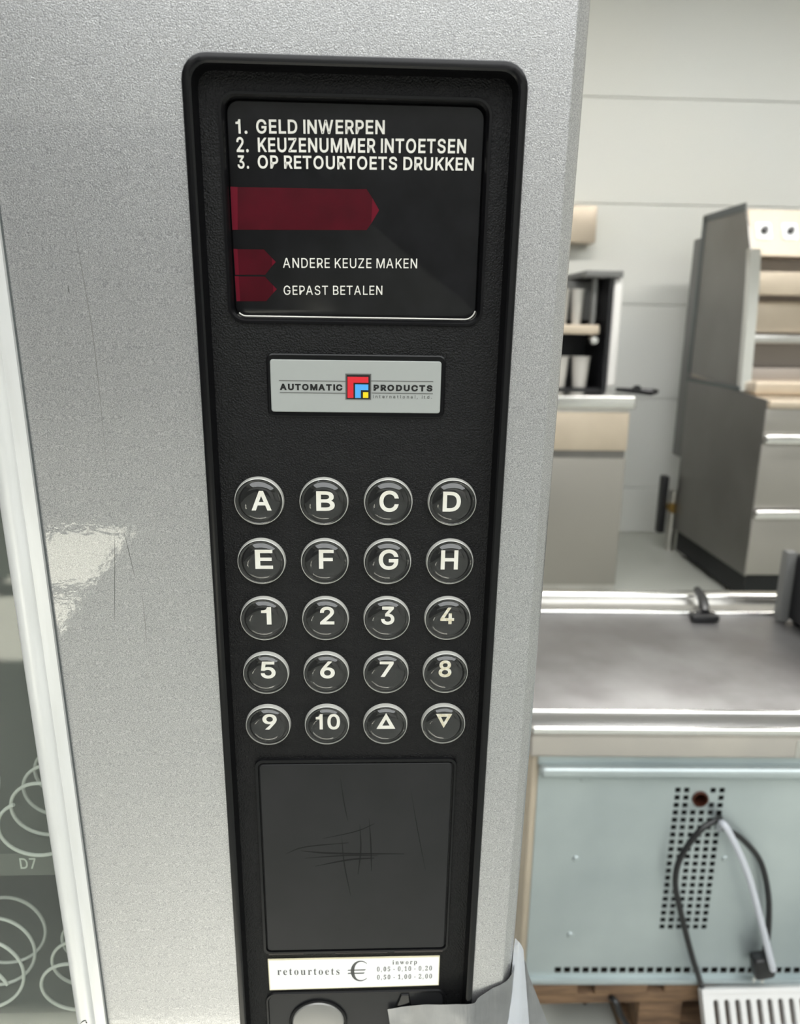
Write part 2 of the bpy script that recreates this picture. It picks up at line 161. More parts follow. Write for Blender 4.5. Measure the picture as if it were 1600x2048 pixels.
GLYPHS = json.loads('''{"sans":{"A":[551,[[[16,0],[201,509],[276,509],[463,0],[395,0],[287,302],[264,372],[232,478],[245,478],[213,371],[191,302],[85,0]],[[110,142],[110,199],[370,199],[370,142]]]],"B":[484,[[[60,0],[60,509],[241,509],[289,504],[329,491],[359,469],[381,442],[394,410],[398,374],[395,344],[387,320],[373,301],[356,286],[336,275],[315,267],[315,262],[339,257],[363,245],[385,227],[402,203],[414,173],[418,136],[413,100],[400,67],[377,39],[344,18],[301,4],[247,0]],[[125,57],[245,57],[296,63],[330,80],[349,105],[355,137],[352,161],[342,184],[327,203],[306,218],[279,228],[248,231],[125,231]],[[125,285],[238,285],[265,288],[288,296],[308,309],[323,326],[333,348],[336,372],[330,403],[313,429],[283,446],[240,452],[125,452]]]],"C":[558,[[[267,-7],[205,1],[150,25],[104,63],[70,115],[48,179],[40,254],[48,329],[70,393],[104,445],[150,484],[205,508],[267,516],[305,513],[340,504],[373,490],[402,471],[427,447],[448,418],[463,385],[473,348],[408,348],[401,373],[389,395],[375,413],[357,428],[337,440],[315,449],[292,454],[267,456],[223,450],[184,432],[150,403],[125,364],[109,314],[103,254],[109,194],[125,145],[151,105],[184,76],[223,59],[267,53],[292,55],[315,60],[337,69],[357,81],[375,96],[389,114],[401,136],[408,160],[473,160],[463,124],[448,91],[428,62],[402,38],[373,19],[341,5],[305,-4]]]],"D":[530,[[[219,0],[96,0],[96,57],[215,57],[272,63],[318,81],[354,110],[379,149],[394,198],[399,255],[394,312],[379,361],[354,399],[320,428],[275,446],[221,452],[93,452],[93,509],[225,509],[294,501],[353,478],[399,441],[433,391],[455,329],[462,255],[455,181],[433,119],[398,68],[351,31],[291,8]],[[125,509],[125,0],[60,0],[60,509]]]],"E":[447,[[[60,0],[60,509],[372,509],[372,452],[125,452],[125,286],[355,286],[355,229],[125,229],[125,57],[375,57],[375,0]]]],"F":[438,[[[60,0],[60,509],[369,509],[369,452],[125,452],[125,278],[346,278],[346,221],[125,221],[125,0]]]],"G":[568,[[[269,-7],[205,1],[149,25],[104,64],[69,116],[47,179],[40,254],[47,329],[69,393],[103,445],[149,484],[203,508],[265,516],[304,513],[340,504],[374,489],[403,469],[429,445],[449,416],[465,384],[474,349],[408,349],[399,372],[387,393],[373,411],[356,427],[337,439],[315,448],[291,454],[265,456],[222,450],[183,432],[150,404],[125,364],[109,314],[103,254],[109,194],[125,145],[151,105],[184,76],[224,59],[269,53],[309,57],[345,71],[374,93],[396,123],[410,160],[415,202],[434,199],[283,199],[283,256],[478,256],[478,200],[471,141],[451,91],[419,50],[377,19],[326,0]]]],"H":[545,[[[60,0],[60,509],[125,509],[125,289],[392,289],[392,509],[457,509],[457,0],[392,0],[392,232],[125,232],[125,0]]]],"I":[357,[[[31,0],[31,57],[118,57],[118,452],[31,452],[31,509],[269,509],[269,452],[183,452],[183,57],[269,57],[269,0]]]],"K":[495,[[[104,145],[104,216],[139,261],[174,303],[212,344],[364,509],[448,509],[231,276],[228,276]],[[60,0],[60,509],[125,509],[125,334],[124,225],[125,193],[125,0]],[[372,0],[188,259],[228,309],[449,0]]]],"L":[421,[[[60,0],[60,509],[125,509],[125,57],[361,57],[361,0]]]],"M":[656,[[[60,0],[60,509],[152,509],[277,187],[287,159],[299,123],[311,84],[322,49],[307,49],[318,83],[330,121],[342,158],[352,187],[476,509],[568,509],[568,0],[504,0],[504,291],[504,327],[505,369],[506,413],[507,457],[513,457],[498,409],[482,363],[467,322],[456,291],[342,0],[286,0],[170,291],[159,321],[145,361],[129,408],[112,457],[119,457],[120,416],[121,372],[122,328],[122,291],[122,0]]]],"N":[551,[[[60,0],[60,509],[136,509],[343,183],[363,151],[388,107],[414,55],[405,54],[401,108],[399,157],[399,195],[399,509],[463,509],[463,0],[387,0],[202,290],[177,331],[148,381],[108,452],[119,454],[122,384],[124,328],[125,291],[125,0]]]],"O":[581,[[[267,-7],[205,1],[150,25],[105,63],[70,115],[48,179],[40,254],[48,329],[70,393],[105,445],[150,484],[205,508],[267,516],[329,508],[384,484],[429,445],[464,393],[486,329],[493,254],[486,179],[464,115],[429,63],[384,25],[329,1]],[[267,53],[310,59],[349,76],[383,105],[408,144],[425,194],[430,254],[425,314],[408,365],[383,404],[349,433],[310,450],[267,456],[223,450],[184,433],[151,404],[125,364],[109,314],[103,254],[109,194],[125,144],[151,105],[184,76],[223,59]]]],"P":[473,[[[60,0],[60,509],[235,509],[289,503],[332,487],[366,462],[390,430],[404,391],[409,348],[404,304],[390,265],[366,233],[332,207],[289,191],[235,186],[109,186],[109,242],[233,242],[269,246],[297,256],[318,272],[333,294],[342,319],[344,348],[342,376],[333,402],[318,423],[297,439],[268,449],[232,452],[125,452],[125,0]]]],"R":[477,[[[60,0],[60,509],[236,509],[290,504],[333,489],[367,465],[390,433],[405,395],[409,352],[405,309],[390,271],[367,240],[333,217],[289,203],[236,198],[96,198],[96,255],[234,255],[269,258],[298,267],[319,281],[334,300],[342,324],[345,352],[342,380],[334,405],[319,425],[298,440],[269,449],[233,452],[125,452],[125,0]],[[353,0],[230,229],[303,229],[428,0]]]],"S":[496,[[[224,-9],[172,-4],[128,9],[91,31],[64,60],[46,96],[38,137],[104,137],[110,110],[123,88],[142,71],[166,59],[194,52],[224,49],[257,52],[286,60],[311,74],[329,92],[341,114],[346,139],[342,161],[332,179],[316,193],[296,205],[245,222],[184,239],[128,260],[86,289],[60,326],[52,372],[58,413],[75,448],[102,476],[138,498],[180,511],[227,516],[275,511],[316,498],[351,476],[377,449],[394,415],[401,378],[337,378],[326,412],[302,437],[267,453],[225,459],[194,456],[167,448],[145,435],[129,418],[118,398],[115,376],[119,352],[131,334],[148,319],[169,308],[212,293],[264,279],[312,264],[336,252],[359,238],[379,220],[395,198],[405,171],[408,139],[403,99],[386,64],[360,34],[323,11],[278,-4]]]],"T":[505,[[[32,452],[32,509],[417,509],[417,452],[257,452],[257,0],[193,0],[193,452]]]],"U":[545,[[[259,-8],[203,-2],[154,15],[114,43],[85,80],[66,124],[60,173],[60,509],[124,509],[124,178],[128,144],[141,113],[160,87],[187,68],[220,56],[259,52],[298,56],[331,68],[357,87],[377,113],[389,144],[393,178],[393,509],[457,509],[457,173],[451,124],[433,80],[403,43],[363,15],[315,-2]]]],"W":[758,[[[155,0],[16,509],[82,509],[163,196],[175,145],[187,94],[197,40],[189,40],[200,94],[211,145],[224,196],[306,509],[380,509],[462,196],[474,145],[486,94],[497,40],[488,40],[499,94],[510,145],[523,196],[603,509],[670,509],[530,0],[455,0],[368,323],[351,391],[336,475],[350,475],[335,395],[318,323],[230,0]]]],"Z":[486,[[[42,0],[42,46],[273,385],[306,431],[341,476],[348,454],[285,452],[223,452],[40,452],[40,509],[397,509],[397,462],[169,129],[134,81],[97,33],[90,54],[152,57],[214,57],[399,57],[399,0]]]],"0":[493,[[[227,-7],[174,1],[130,24],[95,62],[69,113],[53,178],[48,254],[53,330],[69,395],[95,447],[130,484],[174,508],[227,516],[279,508],[323,484],[358,447],[384,395],[400,330],[405,254],[400,178],[384,113],[359,62],[323,24],[279,1]],[[227,50],[261,56],[290,74],[313,103],[330,144],[340,194],[344,254],[340,314],[330,365],[313,405],[290,435],[261,453],[227,460],[192,453],[163,435],[140,405],[123,365],[113,314],[109,254],[113,194],[123,144],[140,103],[163,74],[192,56]]]],"1":[465,[[[76,0],[76,55],[391,55],[391,0]],[[276,509],[276,0],[212,0],[212,448],[209,448],[86,358],[86,427],[198,509]]]],"2":[477,[[[64,0],[64,47],[234,229],[282,282],[299,305],[311,327],[318,348],[320,371],[317,397],[308,419],[293,436],[273,449],[250,457],[224,460],[196,457],[172,447],[153,433],[139,413],[130,390],[127,362],[66,362],[71,405],[86,442],[111,473],[143,496],[182,511],[225,516],[268,511],[306,497],[337,474],[361,445],[376,411],[381,372],[378,345],[371,318],[357,290],[336,259],[267,180],[153,60],[153,57],[389,57],[389,0]]]],"3":[497,[[[218,-7],[173,-3],[133,10],[98,30],[70,57],[52,91],[44,132],[109,132],[115,107],[126,87],[144,71],[165,59],[191,52],[219,50],[248,53],[275,61],[297,74],[315,93],[325,116],[329,145],[326,172],[316,196],[299,217],[275,234],[242,244],[201,248],[157,248],[157,299],[288,448],[288,452],[70,452],[70,509],[372,509],[372,461],[211,278],[211,289],[264,288],[308,276],[344,253],[371,222],[387,186],[393,145],[387,103],[370,66],[344,36],[309,12],[266,-2]]]],"4":[502,[[[40,105],[40,158],[247,509],[311,509],[109,166],[109,163],[413,163],[413,105]],[[282,0],[282,121],[282,146],[282,318],[343,318],[343,0]]]],"5":[481,[[[221,-7],[178,-2],[140,11],[108,32],[83,60],[66,93],[60,130],[122,130],[127,108],[138,89],[154,73],[173,60],[196,52],[221,50],[250,53],[276,64],[298,82],[314,104],[324,131],[328,162],[324,193],[314,221],[297,244],[275,262],[248,273],[218,277],[192,275],[167,268],[145,258],[128,246],[67,253],[96,509],[366,509],[366,452],[151,452],[134,301],[136,301],[155,315],[178,325],[203,331],[229,334],[263,330],[294,321],[321,306],[345,285],[364,260],[379,231],[388,199],[391,163],[385,117],[369,76],[343,41],[309,15],[268,-1]]]],"6":[478,[[[226,-7],[182,-1],[142,15],[109,40],[84,74],[69,115],[64,162],[68,199],[80,239],[102,285],[137,340],[252,509],[322,509],[151,261],[145,261],[154,275],[165,288],[179,299],[196,307],[214,312],[235,314],[278,309],[316,295],[346,271],[370,240],[384,201],[389,157],[384,112],[368,73],[343,39],[310,14],[271,-2]],[[226,48],[254,52],[279,63],[299,79],[314,101],[324,128],[327,157],[324,187],[314,213],[299,235],[279,251],[254,262],[226,265],[198,262],[174,252],[153,235],[138,214],[128,188],[125,158],[128,128],[138,102],[153,79],[174,63],[198,52]]]],"7":[479,[[[97,0],[323,448],[323,452],[62,452],[62,509],[391,509],[391,449],[165,0]]]],"8":[489,[[[226,-7],[178,-2],[136,11],[101,33],[74,62],[57,96],[52,135],[55,166],[65,195],[81,220],[101,241],[125,256],[153,265],[153,267],[119,282],[93,308],[76,342],[70,380],[75,417],[90,450],[114,477],[146,498],[184,511],[226,516],[269,511],[306,498],[337,477],[361,450],[377,417],[382,380],[376,342],[359,308],[333,282],[300,267],[300,265],[327,256],[351,241],[372,220],[387,195],[397,166],[401,135],[395,96],[378,62],[352,33],[317,11],[275,-2]],[[226,49],[258,52],[285,60],[307,74],[323,91],[333,113],[337,139],[333,165],[322,189],[305,208],[283,223],[256,232],[226,235],[196,232],[169,223],[147,208],[130,189],[119,165],[115,139],[119,113],[129,91],[145,74],[167,60],[195,52]],[[226,290],[252,292],[274,300],[293,313],[307,330],[316,351],[319,376],[316,399],[308,420],[294,437],[275,449],[252,457],[226,460],[200,457],[177,449],[159,437],[145,420],[136,399],[133,376],[136,351],[145,330],[159,313],[178,300],[201,292]]]],"9":[478,[[[226,516],[271,510],[310,494],[343,468],[368,434],[384,393],[389,347],[385,309],[373,270],[350,224],[315,168],[200,0],[130,0],[301,248],[307,248],[299,234],[287,221],[273,210],[257,202],[238,196],[218,195],[175,199],[137,214],[106,237],[83,269],[68,307],[64,352],[69,397],[85,436],[110,469],[143,494],[182,510]],[[226,460],[199,457],[174,446],[154,429],[138,407],[129,381],[125,352],[129,322],[138,295],[154,274],[174,257],[199,247],[226,243],[254,247],[279,257],[299,273],[314,295],[324,321],[327,350],[324,381],[314,407],[299,429],[279,446],[254,457]]]],".":[226,[[[95,-4],[78,-1],[63,9],[53,24],[50,41],[53,59],[63,73],[78,83],[95,87],[113,83],[128,73],[138,59],[141,41],[138,24],[128,9],[113,-1]]]],",":[238,[[[38,-119],[68,71],[137,71],[84,-119]]]],"i":[213,[[[53,0],[53,379],[114,379],[114,0]],[[84,443],[67,446],[54,455],[44,468],[41,483],[44,499],[54,512],[67,521],[84,524],[100,521],[114,512],[123,499],[126,483],[123,468],[114,455],[100,446]]]],"n":[445,[[[114,227],[114,0],[53,0],[53,379],[112,379],[112,287],[102,287],[124,332],[152,362],[187,379],[227,384],[264,380],[295,369],[321,349],[341,321],[353,285],[357,240],[357,0],[296,0],[296,235],[290,275],[273,304],[246,323],[210,329],[184,326],[161,317],[141,303],[126,283],[117,257]]]],"t":[309,[[[204,379],[204,327],[6,327],[6,379]],[[65,471],[126,471],[126,98],[128,76],[136,61],[150,53],[170,50],[185,51],[202,54],[213,2],[192,-3],[168,-4],[125,2],[92,21],[72,52],[65,93]]]],"e":[458,[[[212,-8],[161,-2],[117,16],[82,46],[56,85],[40,132],[34,187],[39,242],[55,290],[81,329],[115,359],[157,378],[205,384],[236,382],[266,374],[294,361],[319,341],[341,315],[357,282],[368,242],[371,194],[371,169],[75,169],[75,221],[338,221],[310,202],[307,237],[298,269],[283,294],[263,314],[237,326],[205,330],[173,326],[146,313],[125,294],[109,270],[99,241],[96,211],[96,178],[100,139],[110,106],[128,80],[151,61],[179,50],[212,46],[234,48],[254,53],[271,61],[285,73],[297,88],[306,105],[365,91],[353,63],[335,39],[311,19],[283,4],[249,-5]]]],"a":[447,[[[160,-9],[126,-5],[94,5],[68,22],[48,45],[35,73],[30,108],[34,138],[43,161],[58,179],[78,193],[100,203],[125,211],[178,220],[234,227],[252,230],[265,235],[273,243],[276,255],[276,257],[273,279],[267,297],[256,311],[240,322],[220,329],[196,331],[171,329],[149,322],[132,313],[118,301],[107,288],[100,274],[41,291],[57,322],[79,346],[104,364],[133,375],[163,382],[194,384],[239,379],[263,372],[286,360],[306,343],[322,320],[333,290],[337,251],[337,0],[277,0],[277,52],[272,52],[252,25],[236,12],[215,1],[190,-6]],[[170,45],[202,49],[228,59],[248,74],[263,93],[272,115],[276,138],[276,190],[259,182],[231,176],[200,171],[175,168],[134,159],[117,150],[103,139],[95,124],[92,105],[94,87],[102,72],[114,61],[130,52],[149,47]]]],"o":[469,[[[207,-8],[159,-2],[117,16],[82,46],[56,85],[40,133],[34,187],[40,243],[56,291],[82,330],[117,360],[159,378],[207,384],[256,378],[299,360],[333,330],[359,291],[376,243],[381,187],[376,133],[359,85],[333,46],[299,16],[256,-2]],[[207,46],[242,51],[270,66],[292,89],[307,117],[316,151],[319,187],[316,224],[307,258],[292,287],[270,310],[242,325],[207,330],[173,325],[145,310],[124,287],[108,258],[99,224],[96,187],[99,151],[108,117],[124,89],[145,66],[173,51]]]],"l":[225,[[[139,-2],[101,3],[74,20],[58,47],[53,84],[53,509],[114,509],[114,99],[115,77],[120,62],[130,54],[146,52],[160,53],[170,54],[181,3],[162,-1]]]]," ":[188,[]],"r":[295,[[[53,0],[53,379],[112,379],[112,321],[115,321],[130,347],[152,367],[181,380],[213,385],[229,384],[243,384],[243,322],[230,324],[207,326],[182,323],[159,315],[140,301],[126,284],[117,262],[114,237],[114,0]]]],"d":[478,[[[195,-8],[151,-2],[111,16],[79,45],[55,84],[39,133],[34,189],[39,245],[55,293],[79,332],[112,361],[151,378],[196,384],[228,381],[253,373],[272,360],[287,346],[306,319],[311,319],[311,509],[372,509],[372,0],[313,0],[313,59],[307,59],[287,31],[272,17],[252,4],[227,-5]],[[205,47],[236,51],[263,65],[284,86],[299,115],[309,150],[312,189],[309,229],[300,263],[284,291],[263,312],[237,325],[205,330],[172,325],[145,311],[124,290],[108,261],[99,227],[96,189],[99,151],[109,117],[124,88],[145,66],[172,51]]]]},"serif":{"r":[390,[[[18,0],[18,16],[35,19],[45,26],[51,37],[52,56],[52,252],[51,273],[46,285],[37,291],[20,293],[21,310],[146,310],[146,252],[165,280],[187,301],[210,314],[233,318],[258,315],[275,304],[286,287],[289,266],[287,248],[278,234],[265,225],[248,222],[233,224],[222,231],[207,250],[199,257],[189,260],[175,255],[162,241],[152,220],[149,192],[149,56],[152,37],[159,25],[173,19],[197,16],[197,0]]]],"e":[402,[[[154,-10],[117,-5],[85,10],[58,35],[37,69],[24,109],[19,157],[24,201],[38,240],[59,273],[87,298],[120,313],[157,318],[209,309],[249,280],[274,234],[283,173],[283,166],[117,166],[123,112],[138,73],[164,50],[199,42],[237,53],[270,86],[285,73],[258,36],[228,11],[193,-5]],[[116,192],[201,192],[201,215],[199,252],[193,277],[181,292],[161,297],[141,291],[127,274],[119,244],[116,203]]]],"t":[329,[[[124,-9],[89,-4],[66,10],[53,36],[48,71],[48,279],[20,279],[20,300],[88,369],[112,398],[129,424],[144,424],[144,310],[208,310],[208,279],[144,279],[144,82],[146,64],[149,51],[157,43],[168,40],[189,49],[206,75],[222,66],[205,33],[182,9],[155,-5]]]],"o":[439,[[[169,-10],[127,-5],[90,11],[60,37],[38,70],[24,110],[19,154],[24,199],[38,239],[60,272],[90,297],[127,313],[168,318],[209,313],[245,298],[275,273],[298,240],[312,200],[317,154],[312,108],[298,69],[275,36],[245,11],[210,-5]],[[169,11],[193,18],[209,39],[214,56],[217,81],[220,154],[217,227],[208,271],[192,292],[169,299],[144,292],[128,271],[120,227],[117,154],[120,82],[123,56],[128,39],[144,18]]]],"u":[484,[[[131,-10],[91,-3],[65,17],[51,51],[46,97],[46,248],[44,268],[39,282],[29,291],[11,294],[11,310],[142,310],[142,74],[144,58],[151,46],[162,38],[177,36],[205,43],[228,66],[228,248],[226,269],[221,283],[209,291],[189,294],[189,310],[324,310],[324,70],[326,51],[331,39],[342,33],[360,30],[360,13],[300,7],[228,-10],[228,40],[209,19],[186,3],[160,-7]]]],"s":[373,[[[151,-10],[122,-6],[87,6],[73,9],[60,4],[51,-9],[36,-9],[36,105],[53,105],[66,68],[87,39],[112,21],[140,15],[162,18],[179,27],[189,40],[192,58],[183,84],[156,105],[107,130],[76,148],[54,169],[41,193],[37,220],[44,259],[65,291],[98,312],[141,319],[166,316],[199,308],[206,306],[213,305],[223,308],[230,319],[244,319],[244,222],[228,222],[215,254],[196,277],[174,291],[149,296],[130,294],[116,286],[108,274],[105,259],[107,244],[115,232],[128,222],[146,212],[191,189],[221,172],[241,151],[253,127],[257,95],[250,51],[228,18],[194,-3]]]],"w":[566,[[[122,-10],[17,265],[6,284],[-1,290],[-11,293],[-11,310],[138,310],[138,293],[120,289],[116,284],[114,276],[116,266],[120,253],[167,127],[211,235],[201,266],[190,288],[181,293],[168,295],[168,310],[323,310],[323,293],[302,288],[296,276],[296,269],[298,262],[336,141],[382,256],[387,275],[385,283],[380,289],[356,295],[356,310],[445,310],[445,295],[433,292],[425,284],[412,258],[304,-10],[289,-10],[223,197],[140,-10]]]],"i":[301,[[[101,362],[81,366],[65,376],[54,393],[50,412],[54,432],[65,449],[81,460],[101,463],[120,460],[137,449],[147,432],[151,412],[147,393],[136,376],[120,366]],[[18,0],[18,16],[35,19],[45,26],[51,37],[52,56],[52,252],[51,272],[47,285],[37,291],[20,293],[21,310],[148,310],[148,56],[150,38],[154,26],[164,19],[180,16],[180,0]]]],"n":[484,[[[18,0],[18,16],[35,19],[45,26],[51,37],[52,56],[52,253],[51,271],[46,284],[36,291],[19,294],[19,310],[148,310],[148,267],[190,306],[243,318],[281,312],[309,292],[325,258],[330,212],[330,56],[332,38],[337,26],[347,19],[363,16],[363,0],[202,0],[202,16],[207,16],[228,26],[235,56],[235,217],[234,241],[229,258],[219,268],[203,271],[173,262],[148,235],[148,56],[149,38],[154,26],[164,19],[180,16],[180,0]]]],"p":[475,[[[17,-139],[17,-124],[31,-122],[40,-117],[47,-110],[50,-101],[52,-64],[52,243],[51,269],[46,283],[37,291],[19,295],[19,310],[143,310],[143,263],[160,287],[180,305],[203,315],[230,319],[264,314],[293,298],[317,274],[335,241],[346,203],[350,160],[346,113],[334,72],[316,38],[291,12],[261,-5],[227,-10],[183,1],[148,32],[148,-58],[152,-99],[158,-110],[167,-118],[197,-123],[197,-139]],[[195,28],[222,36],[239,59],[249,99],[253,154],[250,208],[241,248],[225,270],[199,278],[171,267],[148,235],[148,69],[167,38]]]],"0":[473,[[[188,-7],[133,1],[91,24],[60,61],[39,111],[27,171],[23,241],[27,311],[39,371],[60,420],[91,456],[133,479],[189,486],[242,479],[283,456],[314,419],[336,370],[348,310],[353,240],[348,171],[336,110],[314,61],[283,24],[241,1]],[[188,37],[219,50],[237,91],[246,155],[248,240],[246,326],[237,390],[219,429],[189,443],[157,429],[139,390],[130,326],[127,240],[130,155],[139,91],[157,50]]]],"1":[468,[[[65,0],[65,36],[120,36],[135,38],[146,45],[152,58],[154,79],[154,416],[108,365],[87,351],[67,346],[52,349],[40,359],[31,375],[28,396],[74,412],[101,426],[132,447],[179,482],[254,482],[254,79],[256,61],[261,47],[271,38],[288,36],[343,36],[343,0]]]],"2":[473,[[[24,0],[24,69],[123,171],[160,210],[187,245],[206,277],[218,307],[224,338],[226,371],[223,405],[212,427],[196,441],[174,445],[145,438],[126,416],[116,380],[112,329],[77,333],[50,344],[32,365],[26,396],[30,419],[43,441],[63,459],[92,474],[129,483],[174,486],[240,479],[288,456],[318,421],[328,375],[326,352],[319,329],[308,306],[291,281],[238,220],[154,138],[87,74],[244,74],[263,77],[279,86],[292,101],[300,120],[305,141],[345,141],[341,0]]]],"5":[469,[[[165,-7],[119,-4],[84,5],[58,18],[40,35],[30,54],[27,75],[31,95],[42,109],[59,118],[81,121],[82,102],[88,83],[97,66],[111,52],[130,43],[154,40],[176,43],[195,50],[212,63],[226,83],[234,111],[237,148],[231,192],[213,223],[184,241],[146,247],[103,243],[71,235],[40,247],[62,480],[316,480],[319,357],[281,357],[275,380],[267,399],[258,404],[244,406],[105,406],[94,281],[126,288],[168,291],[238,282],[293,256],[328,211],[340,148],[336,108],[324,75],[306,48],[282,27],[255,12],[226,1],[195,-5]]]],",":[273,[[[28,-87],[47,-3],[61,78],[124,78],[129,71],[104,-8],[71,-87]]]],"-":[310,[[[27,154],[27,206],[189,206],[189,154]]]]," ":[175,[]]}}''')
GLYPHS['sans']['I'] = [185, [[[60, 0], [60, 509], [125, 509], [125, 0]]]]
GLYPHS['sans']['1'] = [440, [[[225, 0], [225, 362], [110, 362], [110, 408], [165, 416], [212, 444], [236, 509], [287, 509], [287, 0]]]]
GLYPHS['sans']['N'][1] = [[[60, 0], [60, 509], [136, 509], [392, 118], [398, 118], [398, 509], [463, 509], [463, 0], [387, 0], [131, 391], [125, 391], [125, 0]]]
GLYPHS['sans']['A'][1] = [[[16, 0], [201, 509], [278, 509], [463, 0], [395, 0], [345, 142], [133, 142], [85, 0]], [[152, 199], [325, 199], [239, 440]]]
GLYPHS['sans']['M'][1] = [[[60, 0], [60, 509], [152, 509], [311, 95], [317, 95], [476, 509], [568, 509], [568, 0], [504, 0], [504, 400], [498, 400], [343, 0], [286, 0], [130, 400], [124, 400], [124, 0]]]
GLYPHS['sans']['K'][1] = [[[60, 0], [60, 509], [125, 509], [125, 255], [131, 255], [364, 509], [448, 509], [245, 290], [449, 0], [372, 0], [200, 243], [125, 160], [125, 0]]]
s6 = GLYPHS['sans']['6'][1]; s6[0] = [p for p in s6[0] if p not in ([151, 261], [145, 261], [154, 275])]
GLYPHS['sans']['9'][1] = [[[453 - x, 502 - y] for x, y in c] for c in s6]
GLYPHS['sans']['G'][1][0] = [([412, 199] if p == [415, 202] else p) for p in GLYPHS['sans']['G'][1][0] if p != [434, 199]]
GLYPHS['sans']['l'] = [180, [[[60, 0], [60, 530], [120, 530], [120, 0]]]]

def grow(c, d):
    """move a contour sideways by d (outwards for outer contours, inwards for holes)"""
    c = [q for i, q in enumerate(c) if math.dist(q, c[i - 1]) > 0.007]
    n = len(c); out = []
    for i in range(n):
        p, q, r = Vector(c[i - 1]), Vector(c[i]), Vector(c[(i + 1) % n])
        a = (q - p).normalized(); b = (r - q).normalized()
        na = Vector((-a.y, a.x)); nb = Vector((-b.y, b.x)); m = na + nb
        m = m.normalized() if m.length > 1e-4 else na
        k = d / max(0.18 if (a.x * b.y - a.y * b.x) * d > 0 else 0.6, m.dot(na)); out.append((q.x + m.x * k, q.y + m.y * k))
    src = list(c); i = 0
    while i < len(out) and len(out) > 4:
        j = (i + 1) % len(out)
        e0 = (src[j][0] - src[i][0], src[j][1] - src[i][1]); e1 = (out[j][0] - out[i][0], out[j][1] - out[i][1])
        if e0[0] * e1[0] + e0[1] * e1[1] < 0:
            for L in (src, out):
                L[i] = ((L[i][0] + L[j][0]) / 2, (L[i][1] + L[j][1]) / 2); del L[j]
            i = max(0, i - 2)
        else: i += 1
    return out

def area(c): return 0.5 * sum(c[i - 1][0] * c[i][1] - c[i][0] * c[i - 1][1] for i in range(len(c)))

def inside(p, c):
    r = False
    for i in range(len(c)):
        (x1, y1), (x2, y2) = c[i - 1], c[i]
        if (y1 > p[1]) != (y2 > p[1]) and p[0] < (x2 - x1) * (p[1] - y1) / (y2 - y1) + x1: r = not r
    return r

def text(bm, s, font, x0, x1, z0, zcap, y, bold=0.0, th=0.00006, slope=0.0, track=0, cap=None, mi=0):
    """lettering fitted between x0 and x1; cap height from z0 to zcap; lies in the xz plane at depth y"""
    G = GLYPHS[font]; pen = 0; shapes = []
    for ch in s:
        adv, conts = G[ch]
        cs = [[((pen + u) / 1000, v / 1000) for u, v in c] for c in conts]
        pen += adv + track
        if not cs: continue
        sg = 1 if area(max(cs, key=lambda c: abs(area(c)))) > 0 else -1
        cs = [(area(c) * sg > 0, grow(c, -bold * sg), c) for c in cs]
        for solid, g, c in cs:
            if solid: shapes.append([g] + [h for so, h, hc in cs if not so and inside(hc[0], c)])
    us = [u for sh in shapes for u, v in sh[0]]; u0, u1 = min(us), max(us)
    ch_ = cap if cap else 0.509
    sx = (x1 - x0) / (u1 - u0); sz = (zcap - z0) / (ch_ + 2 * bold)
    for si, sh in enumerate(shapes):
        t = fill2d(sh, 1.0); yy = y - (si % 3) * 6e-6
        for v in t.verts:
            X = x0 + (v.co.x - u0) * sx; Z = z0 + (v.co.y + bold) * sz + slope * (X - x0)
            v.co = Vector((X, yy - th if v.co.z > 0 else yy, Z))
        merge(bm, t, mi)
    return bm

